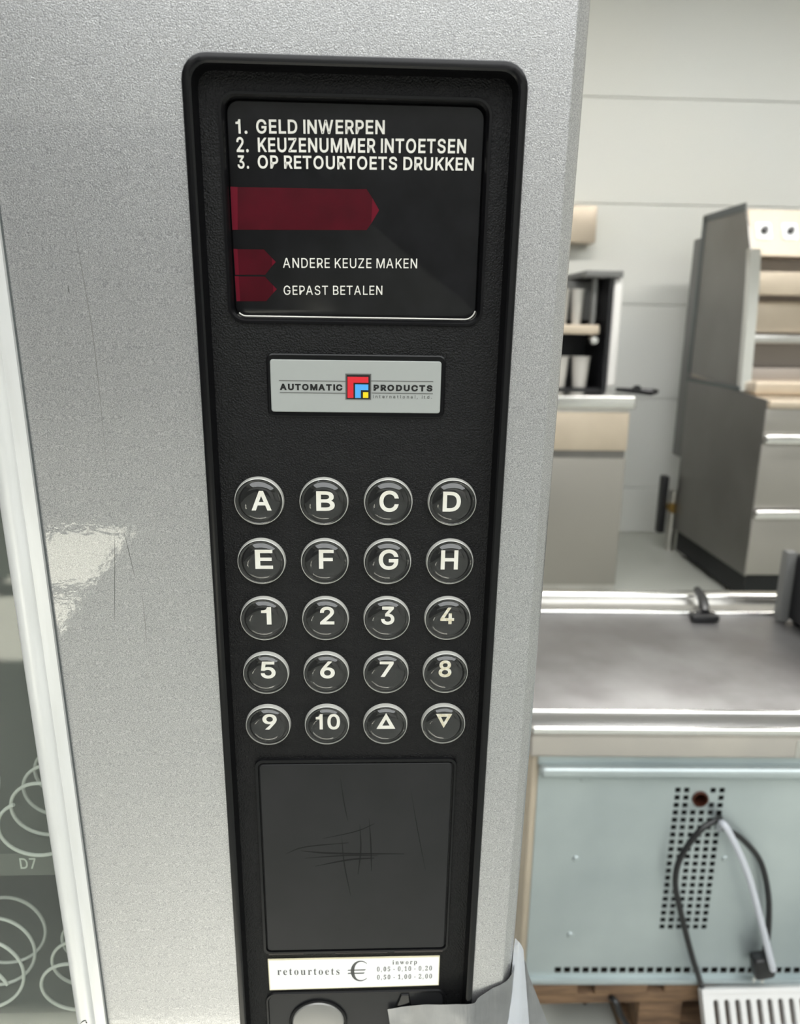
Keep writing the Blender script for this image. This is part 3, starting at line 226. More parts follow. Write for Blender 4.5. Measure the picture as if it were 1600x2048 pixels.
# ------------------------------------------------------------------ materials
def mat(name, col, rough=0.5, metal=0.0, coat=0.0, coat_rough=0.05, spec=0.5, bump=None, var=None, coat_bump=None, aniso=None):
    """bump = (scale, strength, distance, detail); var = (scale, colour2, detail, stretch) colour variation by noise"""
    m = bpy.data.materials.new(name); m.use_nodes = True; nt = m.node_tree; N = nt.nodes; b = N['Principled BSDF']
    b.inputs['Base Color'].default_value = (*col, 1); b.inputs['Roughness'].default_value = rough
    b.inputs['Metallic'].default_value = metal; b.inputs['Coat Weight'].default_value = coat
    b.inputs['Coat Roughness'].default_value = coat_rough; b.inputs['Specular IOR Level'].default_value = spec
    tc = N.new('ShaderNodeTexCoord')
    def tex(scale, detail, stretch=None, rgh=0.5):
        t = N.new('ShaderNodeTexNoise'); t.inputs['Scale'].default_value = scale; t.inputs['Detail'].default_value = detail
        t.inputs['Roughness'].default_value = rgh
        if stretch:
            mp = N.new('ShaderNodeMapping'); mp.inputs['Scale'].default_value = stretch
            nt.links.new(tc.outputs['Object'], mp.inputs['Vector']); nt.links.new(mp.outputs['Vector'], t.inputs['Vector'])
        else: nt.links.new(tc.outputs['Object'], t.inputs['Vector'])
        return t
    if bump:
        t = tex(bump[0], bump[3] if len(bump) > 3 else 2, bump[4] if len(bump) > 4 else None)
        bp = N.new('ShaderNodeBump'); bp.inputs['Strength'].default_value = bump[1]; bp.inputs['Distance'].default_value = bump[2]
        nt.links.new(t.outputs['Fac'], bp.inputs['Height']); nt.links.new(bp.outputs['Normal'], b.inputs['Normal'])
    if coat_bump:
        t = tex(coat_bump[0], 2); bp = N.new('ShaderNodeBump'); bp.inputs['Strength'].default_value = coat_bump[1]; bp.inputs['Distance'].default_value = coat_bump[2]
        nt.links.new(t.outputs['Fac'], bp.inputs['Height']); nt.links.new(bp.outputs['Normal'], b.inputs['Coat Normal'])
    if var:
        t = tex(var[0], var[2] if len(var) > 2 else 2, var[3] if len(var) > 3 else None)
        rp = N.new('ShaderNodeValToRGB'); lo, hi = (var[4] if len(var) > 4 else (0.35, 0.65))
        rp.color_ramp.elements[0].position = lo; rp.color_ramp.elements[1].position = hi
        rp.color_ramp.elements[0].color = (*col, 1); rp.color_ramp.elements[1].color = (*var[1], 1)
        nt.links.new(t.outputs['Fac'], rp.inputs['Fac']); nt.links.new(rp.outputs['Color'], b.inputs['Base Color'])
    return m

def clear_mat(name, tint=(1, 1, 1), ior=1.5, rough=0.02, haze=0.0):
    m = bpy.data.materials.new(name); m.use_nodes = True; nt = m.node_tree; N = nt.nodes
    N.remove(N['Principled BSDF']); out = N['Material Output']
    tr = N.new('ShaderNodeBsdfTransparent'); tr.inputs[0].default_value = (*tint, 1)
    gl = N.new('ShaderNodeBsdfGlossy'); gl.inputs['Roughness'].default_value = rough
    f0 = ((ior - 1) / (ior + 1)) ** 2
    lw = N.new('ShaderNodeLayerWeight'); lw.inputs['Blend'].default_value = 0.5
    pw = N.new('ShaderNodeMath'); pw.operation = 'POWER'; pw.inputs[1].default_value = 5.0
    fr = N.new('ShaderNodeMath'); fr.operation = 'MULTIPLY_ADD'; fr.inputs[1].default_value = 1 - f0; fr.inputs[2].default_value = f0
    nt.links.new(lw.outputs['Facing'], pw.inputs[0]); nt.links.new(pw.outputs[0], fr.inputs[0])
    mx = N.new('ShaderNodeMixShader'); last = tr.outputs[0]
    if haze:
        df = N.new('ShaderNodeBsdfDiffuse'); df.inputs[0].default_value = (0.75, 0.78, 0.72, 1)
        m2 = N.new('ShaderNodeMixShader'); m2.inputs[0].default_value = haze
        nt.links.new(tr.outputs[0], m2.inputs[1]); nt.links.new(df.outputs[0], m2.inputs[2]); last = m2.outputs[0]
    nt.links.new(fr.outputs[0], mx.inputs[0]); nt.links.new(last, mx.inputs[1]); nt.links.new(gl.outputs[0], mx.inputs[2])
    nt.links.new(mx.outputs[0], out.inputs['Surface']); return m

def emit_mat(name, col, s):
    m = bpy.data.materials.new(name); m.use_nodes = True; nt = m.node_tree; N = nt.nodes; N.remove(N['Principled BSDF'])
    e = N.new('ShaderNodeEmission'); e.inputs[0].default_value = (*col, 1); e.inputs[1].default_value = s
    nt.links.new(e.outputs[0], N['Material Output'].inputs['Surface']); return m

M = {}
M['paint'] = mat('silver_flake_paint', (0.305, 0.304, 0.31), 0.36, 0.8, 1.0, 0.02, var=(2300, (0.60, 0.597, 0.60), 2, None, (0.36, 0.70)), bump=(1900, 0.30, 0.0006, 2), coat_bump=(260, 0.08, 0.0005))
M['gloss_black'] = mat('glossy_black_plastic', (0.004, 0.004, 0.0045), 0.25, spec=0.25)
M['grain_black'] = mat('grained_black_plastic', (0.004, 0.004, 0.0043), 0.27, spec=0.22, bump=(1300, 1.0, 0.0010, 4), var=(160, (0.006, 0.006, 0.0063), 3))
M['satin_black'] = mat('satin_black_plastic', (0.006, 0.006, 0.0065), 0.40, spec=0.2)
M['charcoal'] = mat('charcoal_plastic', (0.014, 0.0145, 0.015), 0.5, spec=0.22, var=(30, (0.018, 0.018, 0.019), 4))
M['scuff'] = mat('scuff_mark', (0.007, 0.007, 0.0075), 0.55, spec=.15)
M['window_black'] = mat('black_display_window', (0.007, 0.007, 0.0075), 0.22, spec=0.25, var=(90, (0.010, 0.010, 0.011), 4))
M['red_dark'] = mat('dark_red_filter', (0.045, 0.0025, 0.006), 0.25, spec=.25, var=(60, (0.062, 0.003, 0.008), 3))
M['red_mid'] = mat('red_filter_edge', (0.11, 0.005, 0.014), 0.25, spec=.25)
M['print_white'] = mat('white_print', (0.72, 0.70, 0.64), 0.5)
M['legend_white'] = mat('cream_legend', (0.78, 0.75, 0.66), 0.5, var=(120, (0.84, 0.82, 0.76), 2))
M['legend_worn'] = mat('worn_cream_legend', (0.62, 0.55, 0.36), 0.5, var=(500, (0.80, 0.78, 0.70), 3))
M['ring'] = mat('translucent_white_ring', (0.46, 0.455, 0.42), 0.25, coat=0.5)  # off-white stands for light caught in the clear cap wall
M['dome'] = clear_mat('clear_button_lens', (0.98, 0.98, 0.97), 1.72, 0.035)
M['plate_grey'] = mat('grey_nameplate', (0.34, 0.355, 0.34), 0.30, spec=0.45, bump=(500, 0.05, 0.0003))
M['plate_black'] = mat('black_logo_print', (0.006, 0.006, 0.006), 0.4)
M['logo_red'] = mat('red_logo_print', (0.62, 0.018, 0.030), 0.35)
M['logo_blue'] = mat('blue_logo_print', (0.075, 0.36, 0.78), 0.35)
M['logo_yellow'] = mat('yellow_logo_print', (0.86, 0.62, 0.01), 0.35)
M['plate_emboss'] = mat('bare_embossed_print', (0.11, 0.11, 0.105), 0.35)
M['sticker'] = mat('white_sticker', (0.88, 0.88, 0.86), 0.45, var=(60, (0.92, 0.92, 0.90), 3))
M['sticker_edge'] = mat('yellowed_sticker_edge', (0.72, 0.66, 0.46), 0.5)
M['ink'] = mat('sticker_ink', (0.06, 0.06, 0.06), 0.5)
M['grime'] = mat('brown_grime', (0.055, 0.047, 0.040), 0.8)
M['coin_metal'] = mat('warm_grey_metal', (0.25, 0.246, 0.236), 0.42, 0.5)
M['tape'] = mat('grey_duct_tape', (0.155, 0.158, 0.162), 0.36, 0.3, 0.25, 0.15, var=(35, (0.21, 0.214, 0.218), 4), bump=(700, 0.4, 0.0004, 2, (1, 1, 0.12)))
M['tape_back'] = mat('pale_tape_underside', (0.50, 0.52, 0.56), 0.35, 0.1, bump=(120, 0.5, 0.002, 3))
M['alu'] = mat('anodised_window_trim', (0.70, 0.70, 0.685), 0.34, 0.35, var=(40, (0.74, 0.74, 0.73), 3, (6, 6, .6)))
M['glass'] = clear_mat('display_glass', (0.93, 0.95, 0.93), 1.5, 0.01, 0.03)
M['tinted'] = clear_mat('tinted_roof_glass', (0.66, 0.66, 0.66), 1.45, 0.02)
M['gasket'] = mat('grey_gasket', (0.09, 0.10, 0.10), 0.5)
M['liner'] = mat('cabinet_liner', (0.22, 0.228, 0.20), 0.55)
M['tray'] = mat('dark_tray', (0.10, 0.105, 0.09), 0.5)
M['wire'] = mat('white_coated_wire', (0.70, 0.71, 0.66), 0.35)
M['label_white'] = mat('faded_label', (0.62, 0.64, 0.58), 0.5)
M['body'] = mat('grey_cabinet_paint', (0.36, 0.36, 0.36), 0.4, 0.3)
M['steel'] = mat('brushed_steel', (0.66, 0.645, 0.62), 0.30, 1.0, var=(9, (0.60, 0.585, 0.56), 4), bump=(240, 0.06, 0.001, 2, (1, 1, 14)))
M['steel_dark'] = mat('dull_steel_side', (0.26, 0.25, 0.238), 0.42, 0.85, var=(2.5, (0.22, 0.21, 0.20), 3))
M['steel_bright'] = mat('polished_steel', (0.82, 0.81, 0.79), 0.20, 1.0)
M['steel_top'] = mat('worn_steel_top', (0.31, 0.305, 0.305), 0.46, 0.95, var=(7, (0.22, 0.21, 0.21), 5))
M['steel_warm'] = mat('warm_steel_front', (0.66, 0.565, 0.445), 0.40, 0.45, var=(6, (0.60, 0.51, 0.40), 4))  # warm room reflections put into the steel colour
M['zinc'] = mat('galvanised_sheet', (0.55, 0.61, 0.61), 0.38, 0.55, var=(3, (0.40, 0.455, 0.465), 4, None, (.38, .68)))
M['dark_void'] = mat('dark_cavity', (0.012, 0.013, 0.013), 0.8)  # near-black painted for shade inside the counter and under the range
M['copper'] = mat('brown_copper', (0.10, 0.030, 0.018), 0.45, 0.6)
M['cable_black'] = mat('black_cable', (0.014, 0.014, 0.015), 0.32)
M['cable_grey'] = mat('pale_grey_cable', (0.62, 0.64, 0.70), 0.22, coat=0.5)
M['wood'] = mat('pallet_wood', (0.27, 0.165, 0.092), 0.8, var=(14, (0.14, 0.085, 0.05), 5, (1, 6, 6)), bump=(60, 0.3, 0.003, 4, (1, 6, 6)))
M['plastic_white'] = mat('white_plastic_grate', (0.80, 0.79, 0.78), 0.4)
M['black_metal'] = mat('black_enamel', (0.010, 0.010, 0.012), 0.35)
M['grey_plastic'] = mat('grey_plastic', (0.16, 0.16, 0.155), 0.5)
M['white_panel'] = mat('white_side_panel', (0.78, 0.765, 0.74), 0.45)
M['cup'] = mat('pale_metal_cup', (0.58, 0.56, 0.52), 0.35, 0.3)
M['wall'] = mat('white_sandwich_panel', (0.76, 0.755, 0.70), 0.5, var=(0.7, (0.73, 0.74, 0.715), 3))
M['wall_grey'] = mat('dark_grey_wall_paint', (0.12, 0.12, 0.12), 0.7)
M['ceiling'] = mat('white_ceiling', (0.74, 0.73, 0.70), 0.8)
M['floor'] = mat('grey_green_floor', (0.47, 0.48, 0.44), 0.42, var=(1.6, (0.41, 0.425, 0.385), 5))
M['fascia'] = mat('cream_steel_fascia', (0.50, 0.43, 0.335), 0.45, 0.3)  # cream stands for warm reflections on steel, darkened for the brightly lit slope
M['knob_white'] = mat('white_knob_plate', (0.82, 0.83, 0.84), 0.35)
M['steel_mid'] = mat('drawer_steel', (0.38, 0.362, 0.33), 0.40, 0.7)
M['steel_ledge'] = mat('grey_ledge_steel', (0.36, 0.36, 0.36), 0.3, 1.0)
M['steel_apron'] = mat('pale_apron_steel', (0.60, 0.555, 0.50), 0.35, 0.5, var=(6, (0.52, 0.485, 0.45), 4))
M['oven_inner'] = mat('taupe_inner_sheet', (0.42, 0.37, 0.33), 0.45, 0.6)
M['brass'] = mat('brass_valve', (0.42, 0.27, 0.08), 0.4, 0.8)

# ------------------------------------------------------------------ room
def struct(name, bm, m): return tag(obj(name, bm, m, smooth=False), kind='structure')
YW = 4.29
bm = BM(); box(bm, -3.2, 4.4, -4.9, YW + 0.12, -0.1, 0.0); struct('floor', bm, M['floor'])
SUN_HOLES = [(-1.34, -1.02, -4.60, -3.50), (-0.75, 0.15, -2.44, -2.08)]           # unseen openings, added and sized to cast sun patches on the floor
t = fill2d([[(-3.2, -4.9), (4.4, -4.9), (4.4, YW + .12), (-3.2, YW + .12)]] + [[(a, c), (b, c), (b, d), (a, d)] for a, b, c, d in SUN_HOLES], 0.05)
for v in t.verts: v.co.z += 3.45
bm = BM(); merge(bm, t); struct('ceiling', bm, M['ceiling'])
bm = BM(); zs = [0.0, 0.29, 0.843, 1.397, 1.952, 2.507, 3.06, 3.4]
for a, b in zip(zs, zs[1:]):
    box(bm, -3.2, 4.4, YW, YW + 0.1, a + 0.001, b - 0.001, 0.006, 2)
box(bm, -3.2, 4.4, YW + 0.012, YW + 0.12, 0, 3.4)
struct('wall_back', bm, M['wall'])
bm = BM(); box(bm, -3.3, -3.2, -4.9, YW + 0.12, 0, 3.4); struct('wall_left', bm, M['wall_grey'])
bm = BM(); box(bm, 4.4, 4.5, -4.9, YW + 0.12, 0, 3.4); struct('wall_right', bm, M['wall'])
bm = BM(); box(bm, -3.2, 4.4, -4.9, -4.8, 0, 1.75); box(bm, -3.2, 4.4, -4.9, -4.8, 1.75, 3.4, mi=1)  # unseen wall, toned dark below and pale above to shape reflections
tag(obj('wall_front', bm, [M['wall_grey'], M['wall']], smooth=False), kind='structure')
bm = BM(); box(bm, .95, 3.7, -4.8, -4.76, 0, 3.0); struct('door_1', bm, M['white_panel'])  # unseen pale panel added to brighten reflections on the machine's right side
for k, (a, b, c, d) in enumerate(SUN_HOLES):
    bm = BM()
    for xa, xb, ya, yb in ((a - .06, b + .06, c - .06, c), (a - .06, b + .06, d, d + .06), (a - .06, a, c, d), (b, b + .06, c, d)): box(bm, xa, xb, ya, yb, 3.385, 3.52)
    struct('window_%d' % (k + 1), bm, M['alu'])  # frames of the added sun openings
bm = BM()
for xa, xb, ya, yb in ((-2.0, 3.2, -4.0, -3.92), (-2.0, 3.2, -.48, -.40), (-2.0, -1.92, -3.92, -.48), (3.12, 3.2, -3.92, -.48)): box(bm, xa, xb, ya, yb, 3.34, 3.4)
struct('window_3', bm, M['alu'])  # frame round the added fill lamp, no opening in the ceiling behind
a, b, c, d = SUN_HOLES[1]
bm = BM(); box(bm, a, b, c, d, 3.440, 3.446); struct('window_4', bm, M['tinted'])  # pane added to weaken the second sun patch
for i, (lx, ly) in enumerate(LAMPS):                                # the housings of the ceiling lamps
    bm = BM(); box(bm, lx - .64, lx + .64, ly - .18, ly + .18, LAMP_Z - .03, 3.4, .01); struct('trim_%d' % (i + 1), bm, M['white_panel'])

# ------------------------------------------------------------------ vending machine
# door coordinates: y = 0 is the grained face of the control panel, z is up along the (slightly leaning) door
TAU = R(3.9)
T = Matrix.Translation(CAM_POS) @ Matrix.Rotation(TAU, 4, 'X') @ Matrix.Translation(Vector((-0.0053, 0.3431, -1.5)))
vm = tag(empty('vending_machine', (-0.36, 0.45, 0.0)), 'silver vending machine with black control panel, red indicator windows and round buttons', 'vending machine')
DF = -0.004                                                        # front of the silver door skin
def part(name, bm, m, parent=None, **k): return obj(name, bm, m, parent or vm, xf=T, **k)

PX0, PX1, PZ0, PZ1 = -0.0678, 0.0680, 0.985, 1.5768               # black panel outline
# door skin with two openings, and its rounded right edge
bm = BM()
XE = 0.0852
plate(bm, [[(-0.82, 0.33), (XE, 0.33), (XE, 1.94), (-0.82, 1.94)], [(-0.79, 0.60), (-0.1475, 0.60), (-0.1475, 1.86), (-0.79, 1.86)], rr(PX0 + .001, PX1 - .001, PZ0, PZ1 - .001, 0.009)], DF, 0.012)
prof = []
for k in range(6):
    a = R(8 * k); prof.append((XE + 0.0016 * math.sin(a), DF + 0.0016 * (1 - math.cos(a))))
x_, y_ = prof[-1]; x_ += .0048 * math.cos(R(40)); y_ += .0048 * math.sin(R(40))
for k in range(6):
    a = R(40 + 10 * k); prof.append((x_ + 0.0073 * (math.sin(a) - math.sin(R(40))), y_ + 0.0073 * (math.cos(R(40)) - math.cos(a))))
xe_ = prof[-1][0]
prof += [(xe_, 0.05), (XE, 0.05)]
loft(bm, [[(x, y, z) for x, y in prof] for z in (0.33, 0.8, 1.2, 1.6, 1.94)], cap0=True, cap1=True, closed=False)
box(bm, -0.82, XE, 0.012, 0.05, 0.33, 0.58); box(bm, -0.82, XE, 0.012, 0.05, 1.87, 1.94); box(bm, -0.82, -0.795, 0.012, 0.05, 0.58, 1.87)
part('door', bm, M['paint'])
# cabinet behind the door
Ti = T.inverted()
bm = BM()
def prism_yz(bm, x0, x1, yz):
    loft(bm, [[(x0, y, z) for y, z in yz], [(x1, y, z) for y, z in yz]], cap0=True, cap1=True)
top_f = T @ Vector((0, 0.051, 1.93)); bot_f = T @ Vector((0, 0.051, 0.34))
prism_yz(bm, -0.135, 0.088, [(top_f.y, top_f.z), (bot_f.y, bot_f.z), (bot_f.y, 0.08), (0.86, 0.08), (0.86, top_f.z)])
box(bm, -0.82, -0.80, 0.16, 0.86, 0.08, top_f.z); box(bm, -0.80, -0.135, 0.16, 0.86, 0.08, 0.30); box(bm, -0.80, -0.135, 0.12, 0.86, 1.62, top_f.z)
box(bm, -0.80, -0.135, 0.84, 0.86, 0.30, 1.62)
obj('cabinet', bm, M['body'], vm, smooth=False)
for fx in (-0.74, 0.02):
    for fy in (0.22, 0.80):
        bm = BM(); box(bm, fx - .03, fx + .03, fy - .03, fy + .03, 0, 0.082, .006); obj('foot', bm, M['gloss_black'], vm)
bm = BM()
box(bm, -0.792, -0.785, 0.02, 0.55, 0.58, 1.87); box(bm, -0.1445, -0.137, 0.02, 0.55, 0.58, 1.87); box(bm, -0.792, -0.137, 0.545, 0.552, 0.58, 1.87)
box(bm, -0.792, -0.137, 0.02, 0.55, 0.575, 0.58)
part('liner', bm, M['liner'], smooth=False)

# window trim: extruded aluminium strip with a rounded bead
prof = [(-0.1446, DF), (-0.1446, DF - .0026), (-0.1500, DF - .0030)]
for k in range(13):
    a = R(180 * k / 12); prof.append((-0.1553 + 0.0050 * math.cos(a), DF - .0030 - 0.0028 * math.sin(a)))
prof += [(-0.1612, DF - .001), (-0.1616, 0.008), (-0.1446, 0.008)]
bm = BM(); loft(bm, [[(x, y, z) for x, y in prof] for z in (0.55, 0.9, 1.3, 1.9)], cap0=True, cap1=True)
part('window_trim', bm, M['alu'])
bm = BM(); box(bm, -0.1446, -0.1441, DF - .0006, 0.002, 0.55, 1.9); part('trim_seal', bm, M['gasket'])  # dark strip painted for the soft shadow between trim and door
bm = BM(); box(bm, -0.1632, -0.1612, -0.0015, 0.006, 0.55, 1.9, .0005); part('window_gasket', bm, M['gasket'])
bm = BM(); box(bm, -0.79, -0.160, 0.003, 0.006, 0.56, 1.89); part('window_glass', bm, M['glass'])
# product coils behind the glass
def coil(cx, cz, r, y0, pitch, turns, wire, ph=0.0):
    pts = []
    n = int(turns * 40)
    for k in range(n + 1):
        a = 2 * math.pi * k / 40 + ph
        pts.append((cx + r * math.cos(a), y0 + pitch * k / 40, cz + r * math.sin(a)))
    bm = BM(); tube(bm, pts, wire, 8); return bm
part('product_coil', coil(-0.1945, 1.1695, 0.0230, 0.045, 0.018, 3.4, 0.0011, 2.0), M['wire'])
part('product_coil', coil(-0.1835, 1.0405, 0.0250, 0.045, 0.018, 3.4, 0.0011, 1.2), M['wire'])
part('product_coil', coil(-0.250, 1.0405, 0.0250, 0.045, 0.018, 3.4, 0.0011, 0.4), M['wire'])
part('product_coil', coil(-0.262, 1.1695, 0.0230, 0.045, 0.018, 3.4, 0.0011, 1.0), M['wire'])
for z in (1.1425, 1.010):
    bm = BM(); box(bm, -0.785, -0.147, 0.057, 0.50, z, z + 0.002); box(bm, -0.785, -0.147, 0.0555, 0.0575, z - 0.014, z + 0.003)
    tr = part('product_tray', bm, M['tray'], smooth=False)
    if z > 1.1:
        bm = BM(); text(bm, 'D7', 'sans', -0.2119, -0.2019, 1.1338, 1.1420, 0.0553, bold=0.012); part('selection_label', bm, M['label_white'], tr)

# black panel rim
bm = BM()
loops = [(rr(PX0, PX1, PZ0 - .004, PZ1, 0.0098), DF + .003), (rr(PX0, PX1, PZ0 - .004, PZ1, 0.0098), DF - .0018), (rr(PX0 + .0004, PX1 - .0004, PZ0 - .0036, PZ1 - .0004, 0.0095), DF - .0026),
         (rr(PX0 + .0012, PX1 - .0012, PZ0 - .003, PZ1 - .0012, 0.009), DF - .0030), (rr(PX0 + .0030, PX1 - .0030, PZ0, PZ1 - .0030, 0.0078), DF - .0030),
         (rr(PX0 + .0038, PX1 - .0038, PZ0, PZ1 - .0038, 0.0072), DF - .0024), (rr(PX0 + .0052, PX1 - .0052, PZ0 + .001, PZ1 - .0052, 0.0060), 0.0004)]
loft(bm, [lxz(l, y) for l, y in loops])
rim = part('control_panel', bm, M['gloss_black'])
# grained face with the display opening
WX0, WX1, WZ0, WZ1 = -0.0540, 0.0540, 1.4760, 1.5636
bm = BM(); plate(bm, [rr(PX0 + .004, PX1 - .004, PZ0, PZ1 - .004, 0.007), rr(WX0, WX1, WZ0, WZ1, 0.0058)], 0.0, 0.010)
part('grained_face', bm, M['grain_black'], rim, smooth=False)
# display: sloped lip, thick window, printing
bm = BM()
loft(bm, [lxz(rr(WX0 - .0012, WX1 + .0012, WZ0 - .0012, WZ1 + .0012, .007), 0.0), lxz(rr(WX0 - .0010, WX1 + .0010, WZ0 - .0010, WZ1 + .0010, .0068), -0.0006), lxz(rr(WX0, WX1, WZ0, WZ1, .0058), -0.0006),
          lxz(rr(WX0 + .0009, WX1 - .0009, WZ0 + .0009, WZ1 - .0009, .0052), 0.0006), lxz(rr(WX0 + .0012, WX1 - .0012, WZ0 + .0012, WZ1 - .0012, .0050), 0.0052)])
dl = part('display_lip', bm, M['gloss_black'], rim)
bm = BM(); l0 = rr(WX0 + .0013, WX1 - .0013, WZ0 + .0014, WZ1 - .0013, .0049); l1 = rr(WX0 + .0018, WX1 - .0018, WZ0 + .0021, WZ1 - .0018, .0045)
loft(bm, [lxz(l0, 0.0075), lxz(l0, 0.0044), lxz(l1, 0.0040)], cap1=True)
dw = part('display_window', bm, M['window_black'])
# lit bottom edge of the window, its brightness painted as a white line
bm = BM(); lo = [p for p in rr(WX0 + .0016, WX1 - .0016, WZ0 + .0016, WZ1 - .0016, .0046, 8)]
edge = lo[22:35]
tube(bm, [(x, 0.0036, z) for x, z in edge], 0.00035, 6); part('window_edge', bm, M['print_white'], dw)
TY = 0.00395
for s, x0, x1, z0, z1, b, sl in (('1.', -49.1, -44.4, 1549.9, 1555.2, .017, .0), ('GELD INWERPEN', -40.8, 11.6, 1550.1, 1555.3, .017, .0185),
                                ('2.', -49.1, -44.2, 1543.0, 1548.6, .017, 0), ('KEUZENUMMER INTOETSEN', -40.4, 45.4, 1543.2, 1548.6, .017, .0165),
                                ('3.', -49.0, -44.3, 1536.8, 1541.8, .017, 0), ('OP RETOURTOETS DRUKKEN', -40.7, 48.9, 1537.0, 1542.0, .017, .0120),
                                ('ANDERE KEUZE MAKEN', -31.5, 26.2, 1498.0, 1502.0, .002, .0135), ('GEPAST BETALEN', -31.5, 11.3, 1486.8, 1490.6, .002, .0160)):
    bm = BM(); text(bm, s, 'sans', x0 / 1000, x1 / 1000, z0 / 1000, z1 / 1000, TY, bold=b, slope=sl); part('instruction_text', bm, M['print_white'], dw)
def poly(bm, pts, y, th=0.00003, mi=0): plate(bm, [[(x / 1000, z / 1000) for x, z in pts]], y - th, y, mi)
bm = BM()
poly(bm, [(-49.4, 1529.7), (-1.1, 1529.9), (4.2, 1530.1), (6.7, 1526.6), (6.3, 1516.6), (4.3, 1513.9), (-50.1, 1513.0)], TY)
poly(bm, [(-52.4, 1529.8), (-49.4, 1529.7), (-50.1, 1513.0), (-52.4, 1512.9)], TY, mi=1); poly(bm, [(6.7, 1526.6), (9.6, 1521.9), (6.3, 1516.6)], TY, mi=1)
part('red_indicator', bm, [M['red_dark'], M['red_mid']], dw, smooth=False)
for (a, b, c, d) in ((1505.3, 1500.3, 1494.8, -34.5), (1494.2, 1489.1, 1483.8, -34.4)):
    bm = BM(); poly(bm, [(-50.6, a - .1), (-39.4, a), (d - 1.6, b + 1.6), (d - 1.6, b - 1.6), (-39.2, c + .2), (-50.4, c)], TY)
    poly(bm, [(-52.3, a), (-50.6, a), (-50.4, c), (-52.0, c)], TY, mi=1); poly(bm, [(d - 1.6, b + 1.6), (d, b), (d - 1.6, b - 1.6)], TY, mi=1)
    part('red_indicator', bm, [M['red_dark'], M['red_mid']], dw, smooth=False)

# nameplate
bm = BM(); loft(bm, [lxz(rr(-.0395, .0398, 1.4342, 1.4621, .003), 0.0006), lxz(rr(-.0395, .0398, 1.4342, 1.4621, .003), -0.0004), lxz(rr(-.0390, .0393, 1.4347, 1.4616, .0027), -0.0008),
                    lxz(rr(-.0380, .0379, 1.4363, 1.4597, .0012), -0.0007)], cap1=False)
part('nameplate_frame', bm, M['gloss_black'], rim)
bm = BM(); loft(bm, [lxz(rr(-.0379, .0378, 1.4364, 1.4596, .0012), 0.0), lxz(rr(-.0379, .0378, 1.4364, 1.4596, .0012), -0.0008), lxz(rr(-.0376, .0375, 1.4367, 1.4593, .0010), -0.0011)], cap1=True)
npl = part('nameplate', bm, M['plate_grey'])
NX = lambda x: -.0377 + (x - 88) * 5.27e-5
NZ = lambda x, y: 1.4593 - (y - 82 - (x - 88) * .009) * 5.22e-5
NY = -0.0011
bm = BM(); text(bm, 'AUTOMATIC', 'sans', NX(160), NX(688), NZ(160, 333), NZ(160, 279), NY, bold=.042, th=.0001, track=55); part('nameplate_text', bm, M['plate_black'], npl)
bm = BM(); text(bm, 'PRODUCTS', 'sans', NX(950), NX(1450), NZ(950, 338), NZ(950, 285), NY, bold=.042, th=.0001, track=75); part('nameplate_text', bm, M['plate_black'], npl)
bm = BM(); text(bm, 'international, ltd.', 'sans', NX(945), NX(1448), NZ(945, 400), NZ(945, 373), NY, bold=.010, th=.0001, track=170); part('nameplate_text', bm, M['plate_emboss'], npl)
bm = BM()
for xa, xb, y in ((155, 712, 252), (930, 1455, 253), (160, 712, 354), (935, 1455, 356)):
    box(bm, NX(xa), NX(xb), NY - .00015, NY, NZ(xa, y + 2.5), NZ(xa, y - 2.5))
part('nameplate_line', bm, M['plate_emboss'], npl, smooth=False)
def nrect(bm, xa, ya, xb, yb, y0): box(bm, NX(xa), NX(xb), y0 - .0003, y0, NZ(xa, yb), NZ(xa, ya))
bm = BM(); nrect(bm, 712, 192, 930, 412, NY + .00015); part('logo_border', bm, M['plate_emboss'], npl, smooth=False)
bm = BM(); nrect(bm, 722, 202, 920, 406, NY + .00005); part('logo_ground', bm, M['plate_black'], npl, smooth=False)
def lshape(bm, xa, ya, xb, yb, w, y0):
    pts = [(xa, ya), (xb, ya), (xb, ya + w), (xa + w, ya + w), (xa + w, yb), (xa, yb)]
    plate(bm, [[(NX(x), NZ(712, y)) for x, y in pts]], y0 - .0003, y0)
bm = BM(); lshape(bm, 730, 218, 906, 398, 50, NY - .0001); part('logo_angle', bm, M['logo_red'], npl, smooth=False)
bm = BM(); lshape(bm, 794, 282, 906, 398, 48, NY - .0001); part('logo_angle', bm, M['logo_blue'], npl, smooth=False)
bm = BM(); nrect(bm, 861, 349, 906, 398, NY - .0001); part('logo_square', bm, M['logo_yellow'], npl, smooth=False)

# push buttons: copies share the ring and the lens, each has its own legend
def button_bms():
    cap = BM(); n = 48
    prof = [(.01085, -.0016), (.01085, -.0024), (.0104, -.0026), (.0099, -.0023), (.0096, -.0023)]
    for k in range(1, 9):
        a = R(55 - 55 * k / 8.0); prof.append((.0052 + .0044 * math.sin(a) / math.sin(R(55)), -.0023 - .0046 * (math.cos(a) - math.cos(R(55)))))
    for r in (.0040, .0025, .0010): prof.append((r, -.0023 - .0046 * (1 - math.cos(R(55))) - .00012 * (1 - r / .0052)))
    lathe_y(cap, prof, n, cap_end=True)
    ring = BM(); lathe_y(ring, [(.0116, .0006), (.0115, -.0006), (.01135, -.0017), (.0112, -.0023), (.0109, -.0025), (.0109, -.0017)], n)
    seat = BM(); lathe_y(seat, [(.0112, .0004), (.0108, -.0017), (.0107, -.0019)], n, cap_end=True)
    return cap, ring, seat
